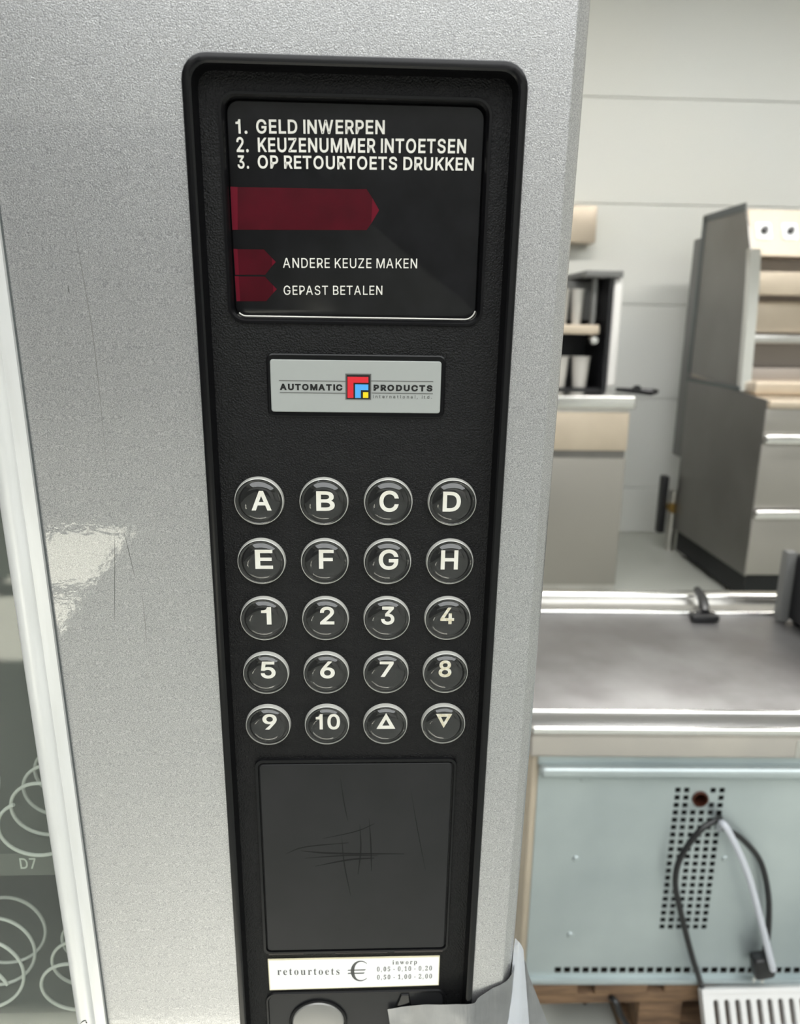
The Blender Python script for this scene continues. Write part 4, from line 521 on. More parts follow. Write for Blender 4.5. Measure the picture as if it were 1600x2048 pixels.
LEG = [('A', -48.7, -39.4, 1389.9, 1399.4), ('B', -18.6, -10.0, 1389.9, 1399.4), ('C', 10.8, 19.9, 1389.6, 1399.8), ('D', 40.6, 49.1, 1389.8, 1399.6),
       ('E', -48.1, -39.7, 1360.6, 1370.3), ('F', -17.8, -10.7, 1360.7, 1370.4), ('G', 10.8, 20.2, 1360.3, 1370.5), ('H', 40.7, 49.0, 1360.4, 1370.3),
       ('1', -46.3, -41.4, 1331.2, 1340.5), ('2', -17.7, -10.7, 1331.2, 1340.6), ('3', 12.2, 18.8, 1331.1, 1340.8), ('4', 41.5, 48.3, 1331.3, 1340.2),
       ('5', -47.7, -40.3, 1301.4, 1310.8), ('6', -18.1, -10.7, 1301.3, 1310.8), ('7', 11.8, 18.8, 1301.9, 1310.6), ('8', 41.6, 48.1, 1301.7, 1311.0),
       ('9', -47.9, -40.6, 1271.7, 1280.7), ('10', -20.7, -8.3, 1271.5, 1280.5), ('up', 10.5, 20.2, 1271.6, 1280.9), ('down', 41.1, 49.5, 1271.9, 1280.2)]
first = None
ROT = T.to_euler()
for i, (s, x0, x1, z0, z1) in enumerate(LEG):
    c = Vector((0.030 * (i % 4 - 1.5), 0, 1.3345 + 0.030 * (2 - i // 4)))
    wl = T @ c
    if first is None:
        cap, ring, seat = button_bms()
        b = obj('push_button', cap, M['dome'], None); b.parent = vm
        rg = obj('button_ring', ring, M['ring'], None); rg.parent = b
        st = obj('button_seat', seat, M['gloss_black'], None); st.parent = b
        first = (b, rg, st)
    else:
        b = first[0].copy(); C.objects.link(b); b.parent = vm
        for src in first[1:]:
            q = src.copy(); C.objects.link(q); q.parent = b
    b.location = wl - WL['vending_machine']; b.rotation_euler = ROT
    b['label'] = 'round clear-lensed button marked ' + {'up': 'with an upward triangle', 'down': 'with a downward triangle'}.get(s, s)
    bm = BM(); cx, cz = c.x, c.z
    k_ = 0.3411 / 0.3421
    x0, x1 = [.0053 + (x / 1000 - .0053) * k_ - cx for x in (x0, x1)]; z0, z1 = [1.5 + (z / 1000 - 1.5) * k_ - cz for z in (z0, z1)]
    if s in ('up', 'down'):
        A = [(x0, z0), (x1, z0), ((x0 + x1) / 2, z1)] if s == 'up' else [(x0, z1), (x1, z1), ((x0 + x1) / 2, z0)]
        g = (sum(p[0] for p in A) / 3, sum(p[1] for p in A) / 3)
        plate(bm, [A, [(g[0] + (p[0] - g[0]) * .40, g[1] + (p[1] - g[1]) * .40) for p in A]], -.0021, -.0020)
    else:
        text(bm, s, 'sans', x0, x1, z0, z1, -.0020, bold=.018, th=.0001, track=-20)
    lg = obj('button_legend', bm, M['legend_worn'] if s in ('8', '4', 'down') else M['legend_white'], None, smooth=False); lg.parent = b

# blank cover plate with its raised surround
bm = BM(); o0 = rr(-.0532, .0532, 1.1218, 1.2534, .0042); o1 = rr(-.0528, .0528, 1.1222, 1.2530, .0040); o2 = rr(-.0514, .0518, 1.1238, 1.2514, .0030); o3 = rr(-.0510, .0514, 1.1242, 1.2510, .0028)
loft(bm, [lxz(o0, 0.0002), lxz(o1, -.0011), lxz(o2, -.0011), lxz(o3, 0.0008)])
part('cover_frame', bm, M['gloss_black'], rim)
bm = BM(); loft(bm, [lxz(rr(-.0506, .0507, 1.1246, 1.2500, .002), .0009), lxz(rr(-.0506, .0507, 1.1246, 1.2500, .002), -.0003), lxz(rr(-.0503, .0504, 1.1249, 1.2497, .0018), -.0006)], cap1=True)
cov = part('cover_plate', bm, M['charcoal'])
def streak(bm, pts, w, y, th=.00004):
    P = smooth_path([(x, y, z) for x, z in pts], 5); n = len(P); a = []; b = []
    for i, p in enumerate(P):
        t = (P[min(i + 1, n - 1)] - P[max(i - 1, 0)]).normalized(); nn = Vector((-t.z, 0, t.x)); ww = w * math.sin(math.pi * (i + .35) / (n + .7)) * .5
        a.append(p + nn * ww); b.append(p - nn * ww)
    loft(bm, [[(q.x, y, q.z) for q in a], [(q.x, y - th, q.z) for q in a], [(q.x, y - th, q.z) for q in b], [(q.x, y, q.z) for q in b]], closed=False)
bm = BM()
for pts, w in (([(-.0085, 1.243), (-.0065, 1.226), (-.0045, 1.214)], .0005), ([(.0290, 1.234), (.0335, 1.207), (.0385, 1.180)], .0004), ([(-.0385, 1.1925), (-.028, 1.197), (-.004, 1.1995)], .0006),
               ([(-.030, 1.1945), (-.012, 1.1925), (.0265, 1.1915)], .0011), ([(-.028, 1.1895), (-.005, 1.191), (.012, 1.1905)], .0007), ([(-.0225, 1.184), (-.004, 1.188), (.010, 1.189)], .0010),
               ([(-.018, 1.2025), (0.0, 1.207), (.010, 1.212)], .0005), ([(-.008, 1.205), (-.0065, 1.185), (-.003, 1.163)], .0006), ([(.007, 1.215), (.008, 1.198), (.0085, 1.18)], .0008), ([(.002, 1.212), (.0025, 1.195), (.001, 1.178)], .0008)):
    streak(bm, pts, w, -.0006)
part('scuff_mark', bm, M['scuff'], cov, smooth=False)
bm = BM()
for xa, xb, h in ((-.050, -.030, .0007), (-.012, .018, .0004), (.022, .050, .0009)):
    box(bm, xa, xb, -.0013, -.0010, 1.1222, 1.1222 + h)
part('grime', bm, M['grime'], rim, smooth=False)

# price sticker
bm = BM(); plate(bm, [[(-.0507, 1.1180), (.0484, 1.1181), (.0485, 1.0963), (-.0504, 1.0952)]], -.0008, -.0001)
stk = part('price_sticker', bm, M['sticker'], smooth=False)
bm = BM(); plate(bm, [[(-.0508, 1.1181), (.0485, 1.1182), (.0486, 1.0962), (-.0505, 1.0951)], [(-.0503, 1.1176), (.0481, 1.1177), (.0482, 1.0966), (-.0500, 1.0956)]], -.00085, -.0001)
part('sticker_edge', bm, M['sticker_edge'], stk, smooth=False)
def st(s, x0, x1, z0, z1, cap, b=0.0, tr=0, sl=0.0):
    bm = BM(); text(bm, s, 'serif', x0, x1, z0, z1, -.0008, bold=b, th=.00005, cap=cap, track=tr, slope=sl); part('sticker_text', bm, M['ink'], stk, smooth=False)
st('retourtoets', -.0456, -.0097, 1.1066, 1.1103, .318, -.003, 10, -.02)
st('inworp', .0211, .0353, 1.1128, 1.1150, .318, 0, 30)
st('0,05 - 0,10 - 0,20', .0121, .0442, 1.1077, 1.1112, .482, 0, 40)
st('0,50 - 1,00 - 2,00', .0122, .0444, 1.1016, 1.1051, .482, 0, 40)
bm = BM()
cx, cz, rx, rz = .0024, 1.1083, .0056, .0078
outer = []; inner = []
for k in range(29):
    a = R(48 + 264 * k / 28); w = .0004 + .0014 * max(0, math.sin(R(180 * k / 28))) ** 1.5
    outer.append((cx + rx * math.cos(a), cz + rz * math.sin(a))); inner.append((cx + .0003 + (rx - w) * math.cos(a), cz + (rz - .0006 - w * .25) * math.sin(a)))
plate(bm, [outer + inner[::-1]], -.00085, -.0008)
for z, xa, xb in ((1.1091, -.0050, .0056), (1.1067, -.0050, .0050)):
    plate(bm, [[(xa, z - .0004), (xb - .0006, z - .0004), (xb, z + .0004), (xa + .0004, z + .0004)]], -.00085, -.0008)
part('euro_sign', bm, M['ink'], stk, smooth=False)

# coin section below the sticker
bm = BM(); o0 = rr(-.0532, .0535, .99, 1.0925, .0060); o1 = rr(-.0527, .0530, .99, 1.0920, .0056); o2 = rr(-.0517, .0520, .99, 1.0910, .0050); o3 = rr(-.0513, .0516, .99, 1.0906, .0047)
loft(bm, [lxz(o0, .0002), lxz(o1, -.0010), lxz(o2, -.0010), lxz(o3, -.0001)])
part('coin_frame', bm, M['satin_black'], rim)
bm = BM(); plate(bm, [rr(-.0512, .0515, .992, 1.0905, .0047)], -.0004, .0002); cp = part('coin_plate', bm, M['charcoal'])
bm = BM(); lathe_y(bm, [(.0172, .0), (.0172, -.0012), (.0166, -.0016), (.0158, -.0012), (.0156, -.0002)], 48, (-.0225, 0, 1.0695)); part('knob_collar', bm, M['satin_black'], cp)
bm = BM(); lathe_y(bm, [(.0154, .0), (.0154, -.0012), (.0148, -.0018), (.0110, -.0024), (.0060, -.0027), (.001, -.0028)], 48, (-.0225, 0, 1.0695), cap_end=True)
part('coin_return_knob', bm, M['coin_metal'], cp)['label'] = 'grey metal coin return knob'
bm = BM(); loft(bm, [[(x / 1000, -.0004, z / 1000) for x, z in ((26.4, 1090.4), (31.2, 1090.4), (34.5, 1070), (19.5, 1070))], [(x / 1000, -.0018, z / 1000) for x, z in ((26.8, 1089.8), (30.8, 1089.8), (33.2, 1070.4), (21.0, 1070.4))]], cap1=True)
part('coin_slot_wedge', bm, M['gloss_black'], cp)

# scratches in the paint
for pts, w, y, mm, nm in (([(-.1165, 1.530), (-.1140, 1.4957), (-.1121, 1.4629), (-.1122, 1.4073)], .00035, DF, 'coin_metal', 'paint_scratch'), ([(-.1018, 1.352), (-.1016, 1.335), (-.1020, 1.320)], .0003, DF, 'coin_metal', 'paint_scratch'),
                      ([(-.1118, 1.378), (-.1135, 1.360), (-.1160, 1.335)], .00035, DF, 'plate_emboss', 'paint_scratch'), ([(-.1075, 1.3805), (-.1060, 1.370), (-.1045, 1.358)], .0003, DF, 'plate_emboss', 'paint_scratch'),
                      ([(-.1205, 1.4895), (-.1203, 1.4865)], .0005, DF, 'plate_emboss', 'paint_scratch'), ([(-.1578, 1.0835), (-.1553, 1.0858), (-.1538, 1.0858)], .0006, DF - .0059, 'scuff', 'trim_scuff'), ([(-.1543, 1.0852), (-.1538, 1.0838)], .0007, DF - .0058, 'scuff', 'trim_scuff')):
    bm = BM(); streak(bm, pts, w, y); part(nm, bm, M[mm], smooth=False)

# duct tape wrapped round the corner of the door
def strip(bm, top, bot, nz=10, wob=.0006, seed=0):
    tp = smooth_path(top, 5); bt = smooth_path(bot, 5); rows = []
    for j in range(nz + 1):
        u = j / nz; row = []
        for a, b in zip(tp, bt):
            p = a.lerp(b, u); n = noise.noise(Vector((p.x * 90 + seed, p.z * 90, seed * 3.1))) * wob
            row.append((p.x, p.y - abs(n), p.z))
        rows.append(row)
    loft(bm, rows, closed=False)
bm = BM()
strip(bm, [(.0186, -.0021, 1.0800), (.030, -.0026, 1.0825), (.0404, -.0050, 1.0864), (.0560, -.0072, 1.0888), (.0684, -.0078, 1.0900), (.0715, -.0064, 1.0925), (.0795, -.0052, 1.0980), (.0850, -.0048, 1.1010), (.0900, -.0030, 1.1040), (.0935, .0020, 1.1100), (.0940, .020, 1.112)],
      [(.0225, -.0021, 1.050), (.033, -.0026, 1.040), (.0420, -.0050, 1.030), (.0560, -.0072, 1.030), (.0684, -.0078, 1.030), (.0715, -.0064, 1.030), (.0795, -.0052, 1.030), (.0850, -.0048, 1.030), (.0900, -.0030, 1.030), (.0935, .0020, 1.030), (.0940, .020, 1.030)], 12, .0005, 2)
tape = part('duct_tape', bm, M['tape'], angle=50)
bm = BM()
strip(bm, [(.0925, .003, 1.128), (.0950, .001, 1.126), (.0985, .004, 1.117)], [(.0900, -.004, 1.040), (.1000, -.002, 1.040), (.1085, .006, 1.040)], 12, .0022, 7)
part('tape_flap', bm, M['tape_back'], tape, angle=50)
bm = BM()
strip(bm, [(.0955, .012, 1.110), (.1010, .008, 1.104), (.1045, .012, 1.090)], [(.0955, .012, 1.040), (.108, .006, 1.040), (.1225, .012, 1.042)], 10, .0020, 13)
part('tape_flap', bm, M['tape'], tape, angle=50)

# ------------------------------------------------------------------ refrigerated counter on its pallet, back towards the viewer
CX, CY, CZ = 0.29, 0.77, 0.14
CW, CD = 1.30, 0.56
def cbox(bm, *a, **k): box(bm, *a, **k)
cr = tag(empty('refrigerated_counter', (CX, CY, CZ)), 'low steel refrigerated counter seen from its vented galvanised back, standing on a pallet', 'refrigerated counter')
cr_yaw = R(-1.5)
bm = BM(); box(bm, CX + .004, CX + CW - .004, CY + .02, CY + CD - .01, CZ + .001, CZ + .445); obj('body', bm, M['dark_void'], cr, smooth=False)  # black block painted as the shaded inside behind the vent holes
bm = BM(); box(bm, CX - .012, CX + .003, CY + .002, CY + CD - .005, CZ + .002, CZ + .45, .003); obj('side_panel', bm, M['steel_warm'], cr); bm = BM(); box(bm, CX + CW - .003, CX + CW + .01, CY + .03, CY + CD - .005, CZ + .002, CZ + .45, .003)
obj('side_panel', bm, M['steel_warm'], cr)
holes = []
VX0, VX1, VZ0, VZ1 = 0.518, 0.607, 0.249, 0.535
nc, nr = 6, 20; px = (VX1 - VX0) / nc; pz = (VZ1 - VZ0) / nr
for c in range(nc):
    for r in range(nr):
        x = VX0 + px * (c + .5); z = VZ1 - pz * (r + .5)
        if (x - .564) ** 2 + (z - .512) ** 2 < .021 ** 2: continue
        h = .0046; holes.append([(x - h, z - h), (x + h, z - h), (x + h, z + h), (x - h, z + h)])
for k in range(52):
    x = .348 + .0165 * k; holes.append([(x - .0058, .158), (x + .0058, .158), (x + .0058, .170), (x - .0058, .170)])
holes.append([(.564 + .0125 * math.cos(2 * math.pi * k / 20), .512 + .0125 * math.sin(2 * math.pi * k / 20)) for k in range(20)])
bm = BM(); plate(bm, [[(CX, CZ + .006), (CX + CW, CZ + .006), (CX + CW, CZ + .437), (CX, CZ + .437)]] + holes, CY, CY + .0015)
bp = obj('back_panel', bm, M['zinc'], cr, smooth=False)
bm = BM(); box(bm, CX - .002, CX + CW, CY - .020, CY + .004, CZ + .417, CZ + .440, .010, 4); box(bm, CX - .002, CX + CW, CY - .003, CY + .004, CZ + .436, CZ + .458); obj('top_flange', bm, M['zinc'], bp)
bm = BM(); box(bm, CX, CX + CW, CY - .010, CY + .004, CZ + .000, CZ + .010, .003); obj('bottom_flange', bm, M['zinc'], bp)
for x, z in ((.366, .548), (.364, .394), (.365, .239), (.62, .395), (.88, .395), (.88, .55)):
    bm = BM(); lathe_y(bm, [(.0062, .0), (.0062, -.0012), (.0045, -.0028), (.001, -.0032)], 16, (x, CY, z), cap_end=True); obj('rivet', bm, M['zinc'], bp)
bm = BM(); lathe_y(bm, [(.0135, .0), (.0135, -.004), (.011, -.004), (.0105, .02), (.001, .02)], 20, (.564, CY, .512), cap_end=True); obj('pipe_stub', bm, M['copper'], bp)
# worktop with raised rim
ZT = .6530
bm = BM()
box(bm, CX - .022, CX + CW + .02, CY - .022, CY + CD + .035, ZT - .053, ZT - .006, .006, 3)
box(bm, CX - .022, CX + CW + .02, CY - .024, CY + .028, ZT - .016, ZT + .001, .006, 3)
wt = obj('worktop', bm, M['steel_apron'], cr)
bm = BM(); box(bm, CX - .010, CX + CW + .01, CY + .030, CY + CD - .075, ZT - .007, ZT - .002, .002); obj('worktop_surface', bm, M['steel_top'], wt)
bm = BM(); box(bm, CX - .020, CX + CW + .018, CY - .0245, CY + .0285, ZT + .0012, ZT + .0032, .001); obj('back_ledge', bm, M['steel_ledge'], wt)
bm = BM(); box(bm, CX - .021, CX + CW + .019, CY - .028, CY - .018, ZT - .008, ZT + .004, .004, 3); box(bm, CX - .021, CX + CW + .019, CY + .024, CY + .034, ZT - .004, ZT + .006, .004, 3)
box(bm, CX - .015, CX + CW + .012, CY + CD - .082, CY + CD - .066, ZT - .006, ZT + .006, .004, 3)
obj('bright_edge', bm, M['steel_bright'], wt)
bm = BM(); box(bm, CX - .020, CX + CW + .018, CY + CD - .070, CY + CD + .020, ZT - .02, ZT + .0025, .002); obj('front_ledge', bm, M['steel'], wt)
bm = BM(); box(bm, CX - .020, CX + CW + .018, CY + CD - .002, CY + CD + .034, ZT - .02, ZT + .018, .008, 3); obj('front_rail', bm, M['steel_bright'], wt)
bm = BM(); box(bm, .7, .708, CY - .0232, CY - .021, ZT - .050, ZT - .017); obj('apron_seam', bm, M['steel'], wt, smooth=False)
# cables hanging on the counter's back
bm = BM(); tube(bm, smooth_path([(.602, CY + .01, .470), (.592, .752, .486), (.559, .742, .473), (.530, .740, .421), (.526, .740, .372), (.542, .740, .311), (.568, .738, .229), (.590, .744, .172), (.600, .7525, .148), (.610, .7525, .110)], 8), .0050, 10)
obj('cable', bm, M['cable_black'], cr)
bm = BM(); tube(bm, smooth_path([(.600, .765, .458), (.590, .735, .490), (.606, .728, .466), (.640, .728, .398), (.673, .728, .308), (.700, .728, .230), (.7085, .729, .206)], 8), .0058, 10)
obj('cable', bm, M['cable_grey'], cr)['label'] = 'pale grey cable'
bm = BM(); tube(bm, smooth_path([(.606, .775, .455), (.608, .750, .466), (.637, .752, .446), (.673, .754, .402), (.695, .754, .336), (.704, .753, .264), (.702, .750, .225)], 8), .0050, 10); pc = obj('power_cord', bm, M['cable_black'], cr)
bm = BM(); n0 = len(bm.verts); box(bm, .680, .716, .732, .758, .178, .222, .007, 3); rot_about(bm, 0, (.698, .745, .2), 'Y', R(-12)); obj('plug', bm, M['cable_black'], pc)
bm = BM(); tube(bm, [(.690, .745, .182), (.687, .745, .164)], .0024, 8); tube(bm, [(.705, .745, .180), (.702, .745, .162)], .0024, 8); obj('plug_prongs', bm, M['steel_bright'], pc)
bm = BM(); tube(bm, smooth_path([(.430, .85, .006), (.44, .80, .07), (.447, .752, .115), (.462, .742, .085), (.485, .735, .05), (.512, .725, .006), (.56, .70, .006), (.66, .66, .006)], 8), .0055, 10)
tag(obj('loose_cable', bm, M['cable_black']), 'dark cable hanging out from under the counter over the pallet edge to the floor', 'cable')

# pallet
pa = tag(empty('pallet', (.9, 1.06, 0)), 'brown wooden pallet carrying the refrigerated counter', 'pallet')
for k in range(9):
    x0 = .288 + .126 * k
    bm = BM(); box(bm, x0, x0 + .095, .758, 1.42, .119, .139, .002); obj('deck_board', bm, M['wood'], pa)
for y0 in (.760, 1.04, 1.32):
    bm = BM(); box(bm, .288, 1.39, y0, y0 + .095, .098, .119, .002); obj('stringer_board', bm, M['wood'], pa)
    for x0 in (.50, .92, 1.31):
        bm = BM(); box(bm, x0, x0 + .08, y0 + .004, y0 + .09, .020, .098, .003); obj('block', bm, M['wood'], pa)
    bm = BM(); box(bm, .48, 1.39, y0, y0 + .09, .0, .020, .002); obj('bottom_board', bm, M['wood'], pa)

# slotted white grate leaning on the pallet
gr = tag(empty('floor_grate', (.75, .66, 0)), 'white slotted plastic grate leaning against the pallet edge', 'grate')
hs = []
for c in range(16):
    for r in range(3):
        x = .018 + .0193 * c; z = .168 - .012 - .052 * r
        if z - .044 < .004: continue
        hs.append(rr(x + .002, x + .0115, z - .044, z, .0045, 4))
bm = BM(); plate(bm, [rr(0, .33, 0, .174, .004, 3)] + hs, 0, .012); plate(bm, [rr(0, .33, 0, .174, .004, 3), rr(.008, .322, .008, .166, .003, 3)], -.005, .001)
bmesh.ops.transform(bm, matrix=Matrix.Translation((.595, .648, .0)) @ Matrix.Rotation(R(-31), 4, 'X'), verts=bm.verts)
obj('grate_plate', bm, M['plastic_white'], gr, smooth=False)

# dark appliance and small bracket on the counter
ap = tag(empty('countertop_appliance', (1.06, 1.1, ZT)), 'black boxy appliance on the steel counter at the picture edge', 'appliance')
bm = BM(); box(bm, .925, 1.26, .965, 1.205, ZT + .008, ZT + .155, .006); obj('housing', bm, M['black_metal'], ap)
bm = BM(); box(bm, .905, .928, 1.188, 1.215, ZT + .0, ZT + .160, .004); obj('corner_post', bm, M['grey_plastic'], ap)
for x in (.95, 1.23):
    for y in (.985, 1.18):
        bm = BM(); box(bm, x - .012, x + .012, y - .012, y + .012, ZT - .002, ZT + .009); obj('foot', bm, M['gloss_black'], ap)
bm = BM(); tube(bm, [(.772, 1.31, ZT + .032), (.768, 1.27, ZT + .026), (.757, 1.235, ZT + .020), (.752, 1.215, ZT + .012)], [.009, .011, .012, .010], 8)
box(bm, .716, .775, 1.190, 1.220, ZT - .001, ZT + .014, .004)
tag(obj('lid_bracket', bm, M['black_metal']), 'small dark bracket on the front rim of the steel counter', 'bracket')

# ------------------------------------------------------------------ left steel cabinet and what stands on it
lc = tag(empty('steel_cabinet', (.55, 3.5, 0)), 'stainless cabinet against the back wall carrying a black rack', 'cabinet')
LX0, LX1, LY = -.35, 1.225, 3.17
bm = BM(); box(bm, LX0, LX1, LY + .02, 3.95, .0, .90, .004); obj('body', bm, M['steel'], lc)
bm = BM(); box(bm, LX0 - .01, LX1 + .02, LY - .01, 3.97, .90, .962, .012, 3); obj('worktop', bm, M['steel_bright'], lc)
bm = BM(); box(bm, LX0 + .003, LX1 - .004, LY, LY + .02, .705, .885, .004); obj('upper_panel', bm, M['steel_warm'], lc)
bm = BM(); box(bm, LX0 + .003, LX1 - .004, LY, LY + .02, .04, .668, .004); obj('lower_panel', bm, M['steel_mid'], lc)
bm = BM(); box(bm, LX0 + .01, LX1 - .01, LY + .008, LY + .021, .668, .705); obj('groove', bm, M['steel_dark'], lc, smooth=False)
# black rack with cups
rk = tag(empty('cup_rack', (1.0, 3.55, .962)), 'black open cup rack with white side panel on the steel cabinet', 'rack')
bm = BM(); box(bm, .45, 1.165, 3.74, 3.76, .963, 1.50); box(bm, .45, 1.165, 3.40, 3.76, .963, .975); box(bm, 1.145, 1.165, 3.38, 3.76, .963, 1.50); obj('carcass', bm, M['black_metal'], rk, smooth=False)
bm = BM(); box(bm, 1.02, 1.20, 3.36, 3.77, 1.495, 1.525, .005); obj('top_cap', bm, M['grey_plastic'], rk)
bm = BM(); box(bm, 1.165, 1.212, 3.38, 3.74, .985, 1.492, .016, 3); obj('side_panel', bm, M['white_panel'], rk)
bm = BM(); box(bm, .45, 1.118, 3.40, 3.72, 1.232, 1.278, .008); sh = obj('shelf', bm, M['steel_warm'], rk)
bm = BM(); lathe_y(bm, [(.022, .02), (.022, -.02), (.016, -.028), (.002, -.03)], 16, (1.09, 3.40, 1.205), cap_end=True); obj('shelf_knob', bm, M['steel_bright'], sh)
bm = BM(); box(bm, 1.075, 1.092, 3.41, 3.44, 1.28, 1.495); obj('post', bm, M['grey_plastic'], rk)
bm = BM(); box(bm, .80, 1.14, 3.55, 3.74, 1.30, 1.485); obj('back_tray', bm, M['grey_plastic'], rk, smooth=False)
def cup(bm, x, y, z0, r0, r1, h, n=20):
    loft(bm, [[(x + r * math.cos(2 * math.pi * k / n), y + r * math.sin(2 * math.pi * k / n), z) for k in range(n)] for r, z in ((r0 * .8, z0), (r0, z0), (r1, z0 + h), (r1 * 1.06, z0 + h), (r1 * 1.06, z0 + h * .96))], cap0=True)
for i, (x, z, lab) in enumerate(((.945, 1.279, 'pale tall cup on the rack shelf, next to the machine edge'), (1.018, 1.279, 'pale tall cup on the rack shelf, next to the post'))):
    bm = BM(); cup(bm, x, 3.47, z, .022, .032, .165); tag(obj('tall_cup', bm, M['cup']), lab, 'cup', 'cups on the rack')
for i, (x, lab) in enumerate(((.945, 'grey metal beaker at the bottom of the rack, half hidden by the machine'), (1.052, 'grey metal beaker at the bottom of the rack, in full view'))):
    bm = BM(); cup(bm, x, 3.46, .976, .034, .046, .150); tag(obj('metal_beaker', bm, M['cup']), lab, 'beaker', 'beakers on the rack')
bm = BM(); box(bm, .6, 1.285, YW - .12, YW - .003, 1.725, 1.925, .01)
wb = tag(obj('wall_box', bm, M['steel_warm']), 'beige steel box fixed high on the back wall behind the vending machine', 'box')
bm = BM(); tube(bm, [(1.19, 3.30, .980), (1.26, 3.24, .979), (1.33, 3.22, .976), (1.37, 3.26, .975)], [.010, .014, .018, .012], 8); lathe_y(bm, [(.018, .01), (.018, -.01), (.002, -.012)], 16, (1.262, 3.225, .990), cap_end=True)
tag(obj('tap_lever', bm, M['black_metal']), 'small dark lever lying on the right corner of the steel cabinet', 'lever')

# ------------------------------------------------------------------ right cooking unit
ru = tag(empty('cooking_range', (2.16, 3.4, 0)), 'tall stainless cooking range with curved hood, control knobs and drawers by the back wall', 'cooking range')
UX, UX1 = 1.764, 2.62
def prism_x(bm, x0, x1, yz): loft(bm, [[(x0, y, z) for y, z in yz], [(x1, y, z) for y, z in yz]], cap0=True, cap1=True)
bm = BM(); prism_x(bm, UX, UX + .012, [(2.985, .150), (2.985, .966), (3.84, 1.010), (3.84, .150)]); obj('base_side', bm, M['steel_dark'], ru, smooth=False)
bm = BM(); box(bm, UX + .012, UX1, 3.02, 3.84, .150, .955); obj('base_body', bm, M['steel'], ru, smooth=False)
bm = BM(); box(bm, UX + .018, UX1 - .05, 3.01, 3.82, .030, .150); obj('plinth', bm, M['dark_void'], ru, smooth=False)  # dark block put in as the shadow under the range
for x in (UX + .06, UX1 - .06):
    for y in (3.08, 3.78):
        bm = BM(); bmesh.ops.create_cone(bm, cap_ends=True, segments=16, radius1=.025, radius2=.025, depth=.035, matrix=Matrix.Translation((x, y, .0175))); obj('leg', bm, M['steel'], ru)
for z0, z1, mm in ((.815, .930, 'steel_mid'), (.475, .775, 'steel_mid'), (.155, .430, 'steel_mid')):
    bm = BM(); box(bm, UX + .004, UX1, 2.984, 3.02, z0, z1, .004); dr = obj('drawer', bm, M[mm], ru)
    if z0 < .8:
        bm = BM(); box(bm, UX + .002, UX1, 2.955, 2.992, z1 - .002, z1 + .042, .012, 3); obj('drawer_handle', bm, M['steel_bright'], dr)
bm = BM(); box(bm, UX + .004, UX1, 2.968, 3.40, .930, .968, .010, 3); obj('base_top', bm, M['steel_warm'], ru)
# upper case: side plates follow the curved front
front = [(3.245, .985), (3.265, 1.25), (3.285, 1.48), (3.310, 1.63), (3.360, 1.74), (3.410, 1.814)]
side = front + [(3.84, 1.835), (3.84, 1.035)]
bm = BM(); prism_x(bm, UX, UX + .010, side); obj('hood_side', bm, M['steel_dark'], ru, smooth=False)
bm = BM(); box(bm, UX - .004, UX + .002, 3.40, 3.86, 1.806, 1.842); box(bm, UX - .004, UX + .002, 3.83, 3.865, 1.03, 1.84); box(bm, UX - .006, UX + .002, 3.25, 3.86, .985, 1.005); obj('side_trim', bm, M['gasket'], ru, smooth=False)
bm = BM(); prism_x(bm, UX - .001, UX + .046, [(y - .012, z) for y, z in front[:4]] + [(y + .03, z) for y, z in front[:4]][::-1]); obj('front_post', bm, M['steel_bright'], ru)
bm = BM(); prism_x(bm, UX + .010, UX1, [(3.300, 1.600), (3.400, 1.812), (3.84, 1.833), (3.84, 1.600)]); cpn = obj('control_fascia', bm, M['fascia'], ru, smooth=False)
nrm = Vector((0, -.212, .10)).normalized()
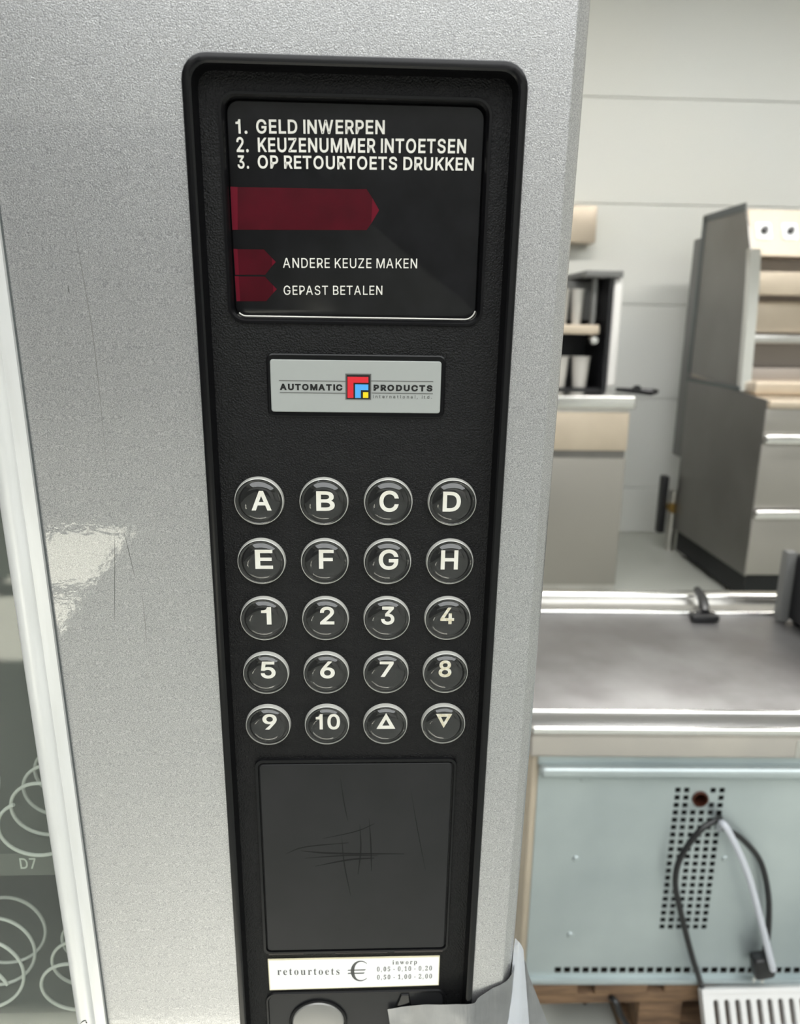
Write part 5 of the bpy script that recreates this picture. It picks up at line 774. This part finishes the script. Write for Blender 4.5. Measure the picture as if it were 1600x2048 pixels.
for x in (1.838, 1.962, 2.10, 2.24):
    ctr = Vector((x, 3.352, 1.712)); Tk = Matrix.Translation(ctr) @ Matrix.Rotation(R(-25.3), 4, 'X')
    bm = BM(); loft(bm, [lxz(rr(-.036, .036, -.042, .042, .010), .002), lxz(rr(-.036, .036, -.042, .042, .010), -.004)], cap1=True); bmesh.ops.transform(bm, matrix=Tk, verts=bm.verts); kp = obj('knob_plate', bm, M['knob_white'], cpn)
    bm = BM(); lathe_y(bm, [(.015, -.003), (.015, -.022), (.012, -.026), (.001, -.026)], 18, cap_end=True); bmesh.ops.transform(bm, matrix=Tk, verts=bm.verts); obj('knob', bm, M['black_metal'], kp)
bm = BM(); box(bm, UX + .010, UX1, 3.50, 3.84, .985, 1.60); obj('inner_back', bm, M['oven_inner'], ru, smooth=False)
bm = BM(); box(bm, UX + .04, UX1, 3.292, 3.34, 1.425, 1.530, .006); obj('louvre', bm, M['steel_warm'], ru)
bm = BM(); box(bm, UX + .04, UX1, 3.40, 3.50, 1.255, 1.400, .004); obj('inner_panel', bm, M['steel_warm'], ru)
bm = BM(); box(bm, UX + .04, UX1, 3.285, 3.50, 1.205, 1.245, .008); obj('rack_shelf', bm, M['steel'], ru)
bm = BM(); box(bm, UX + .04, UX1, 3.30, 3.42, 1.0, 1.09, .006); obj('inner_panel', bm, M['oven_inner'], ru)
bm = BM(); box(bm, UX + .04, UX1, 3.18, 3.42, .972, 1.035, .012, 3); obj('drip_ledge', bm, M['steel_warm'], ru)
bm = BM(); box(bm, UX + .02, UX1 - .4, 3.85, 4.02, .55, 1.74, .01); obj('flue_duct', bm, M['grey_plastic'], ru)
# gas pipe and valve behind the range
gp = tag(empty('gas_pipe', (1.74, 3.95, 0)), 'grey gas pipe with brass valve beside the back of the cooking range', 'pipe')
bm = BM(); tube(bm, [(1.775, 3.90, 0), (1.775, 3.90, .36)], .028, 12); obj('riser', bm, M['steel'], gp)
bm = BM(); box(bm, 1.70, 1.742, 3.90, 3.96, .10, .44, .01); obj('bracket', bm, M['black_metal'], gp)
bm = BM(); lathe_y(bm, [(.03, .02), (.03, -.02), (.001, -.02)], 14, (1.765, 3.88, .26), cap_end=True); obj('valve', bm, M['brass'], gp)
bm = BM(); box(bm, 1.77, 1.86, 3.845, 3.862, .27, .30, .004); obj('valve_lever', bm, M['black_metal'], gp)

cr.rotation_euler.z = cr_yaw
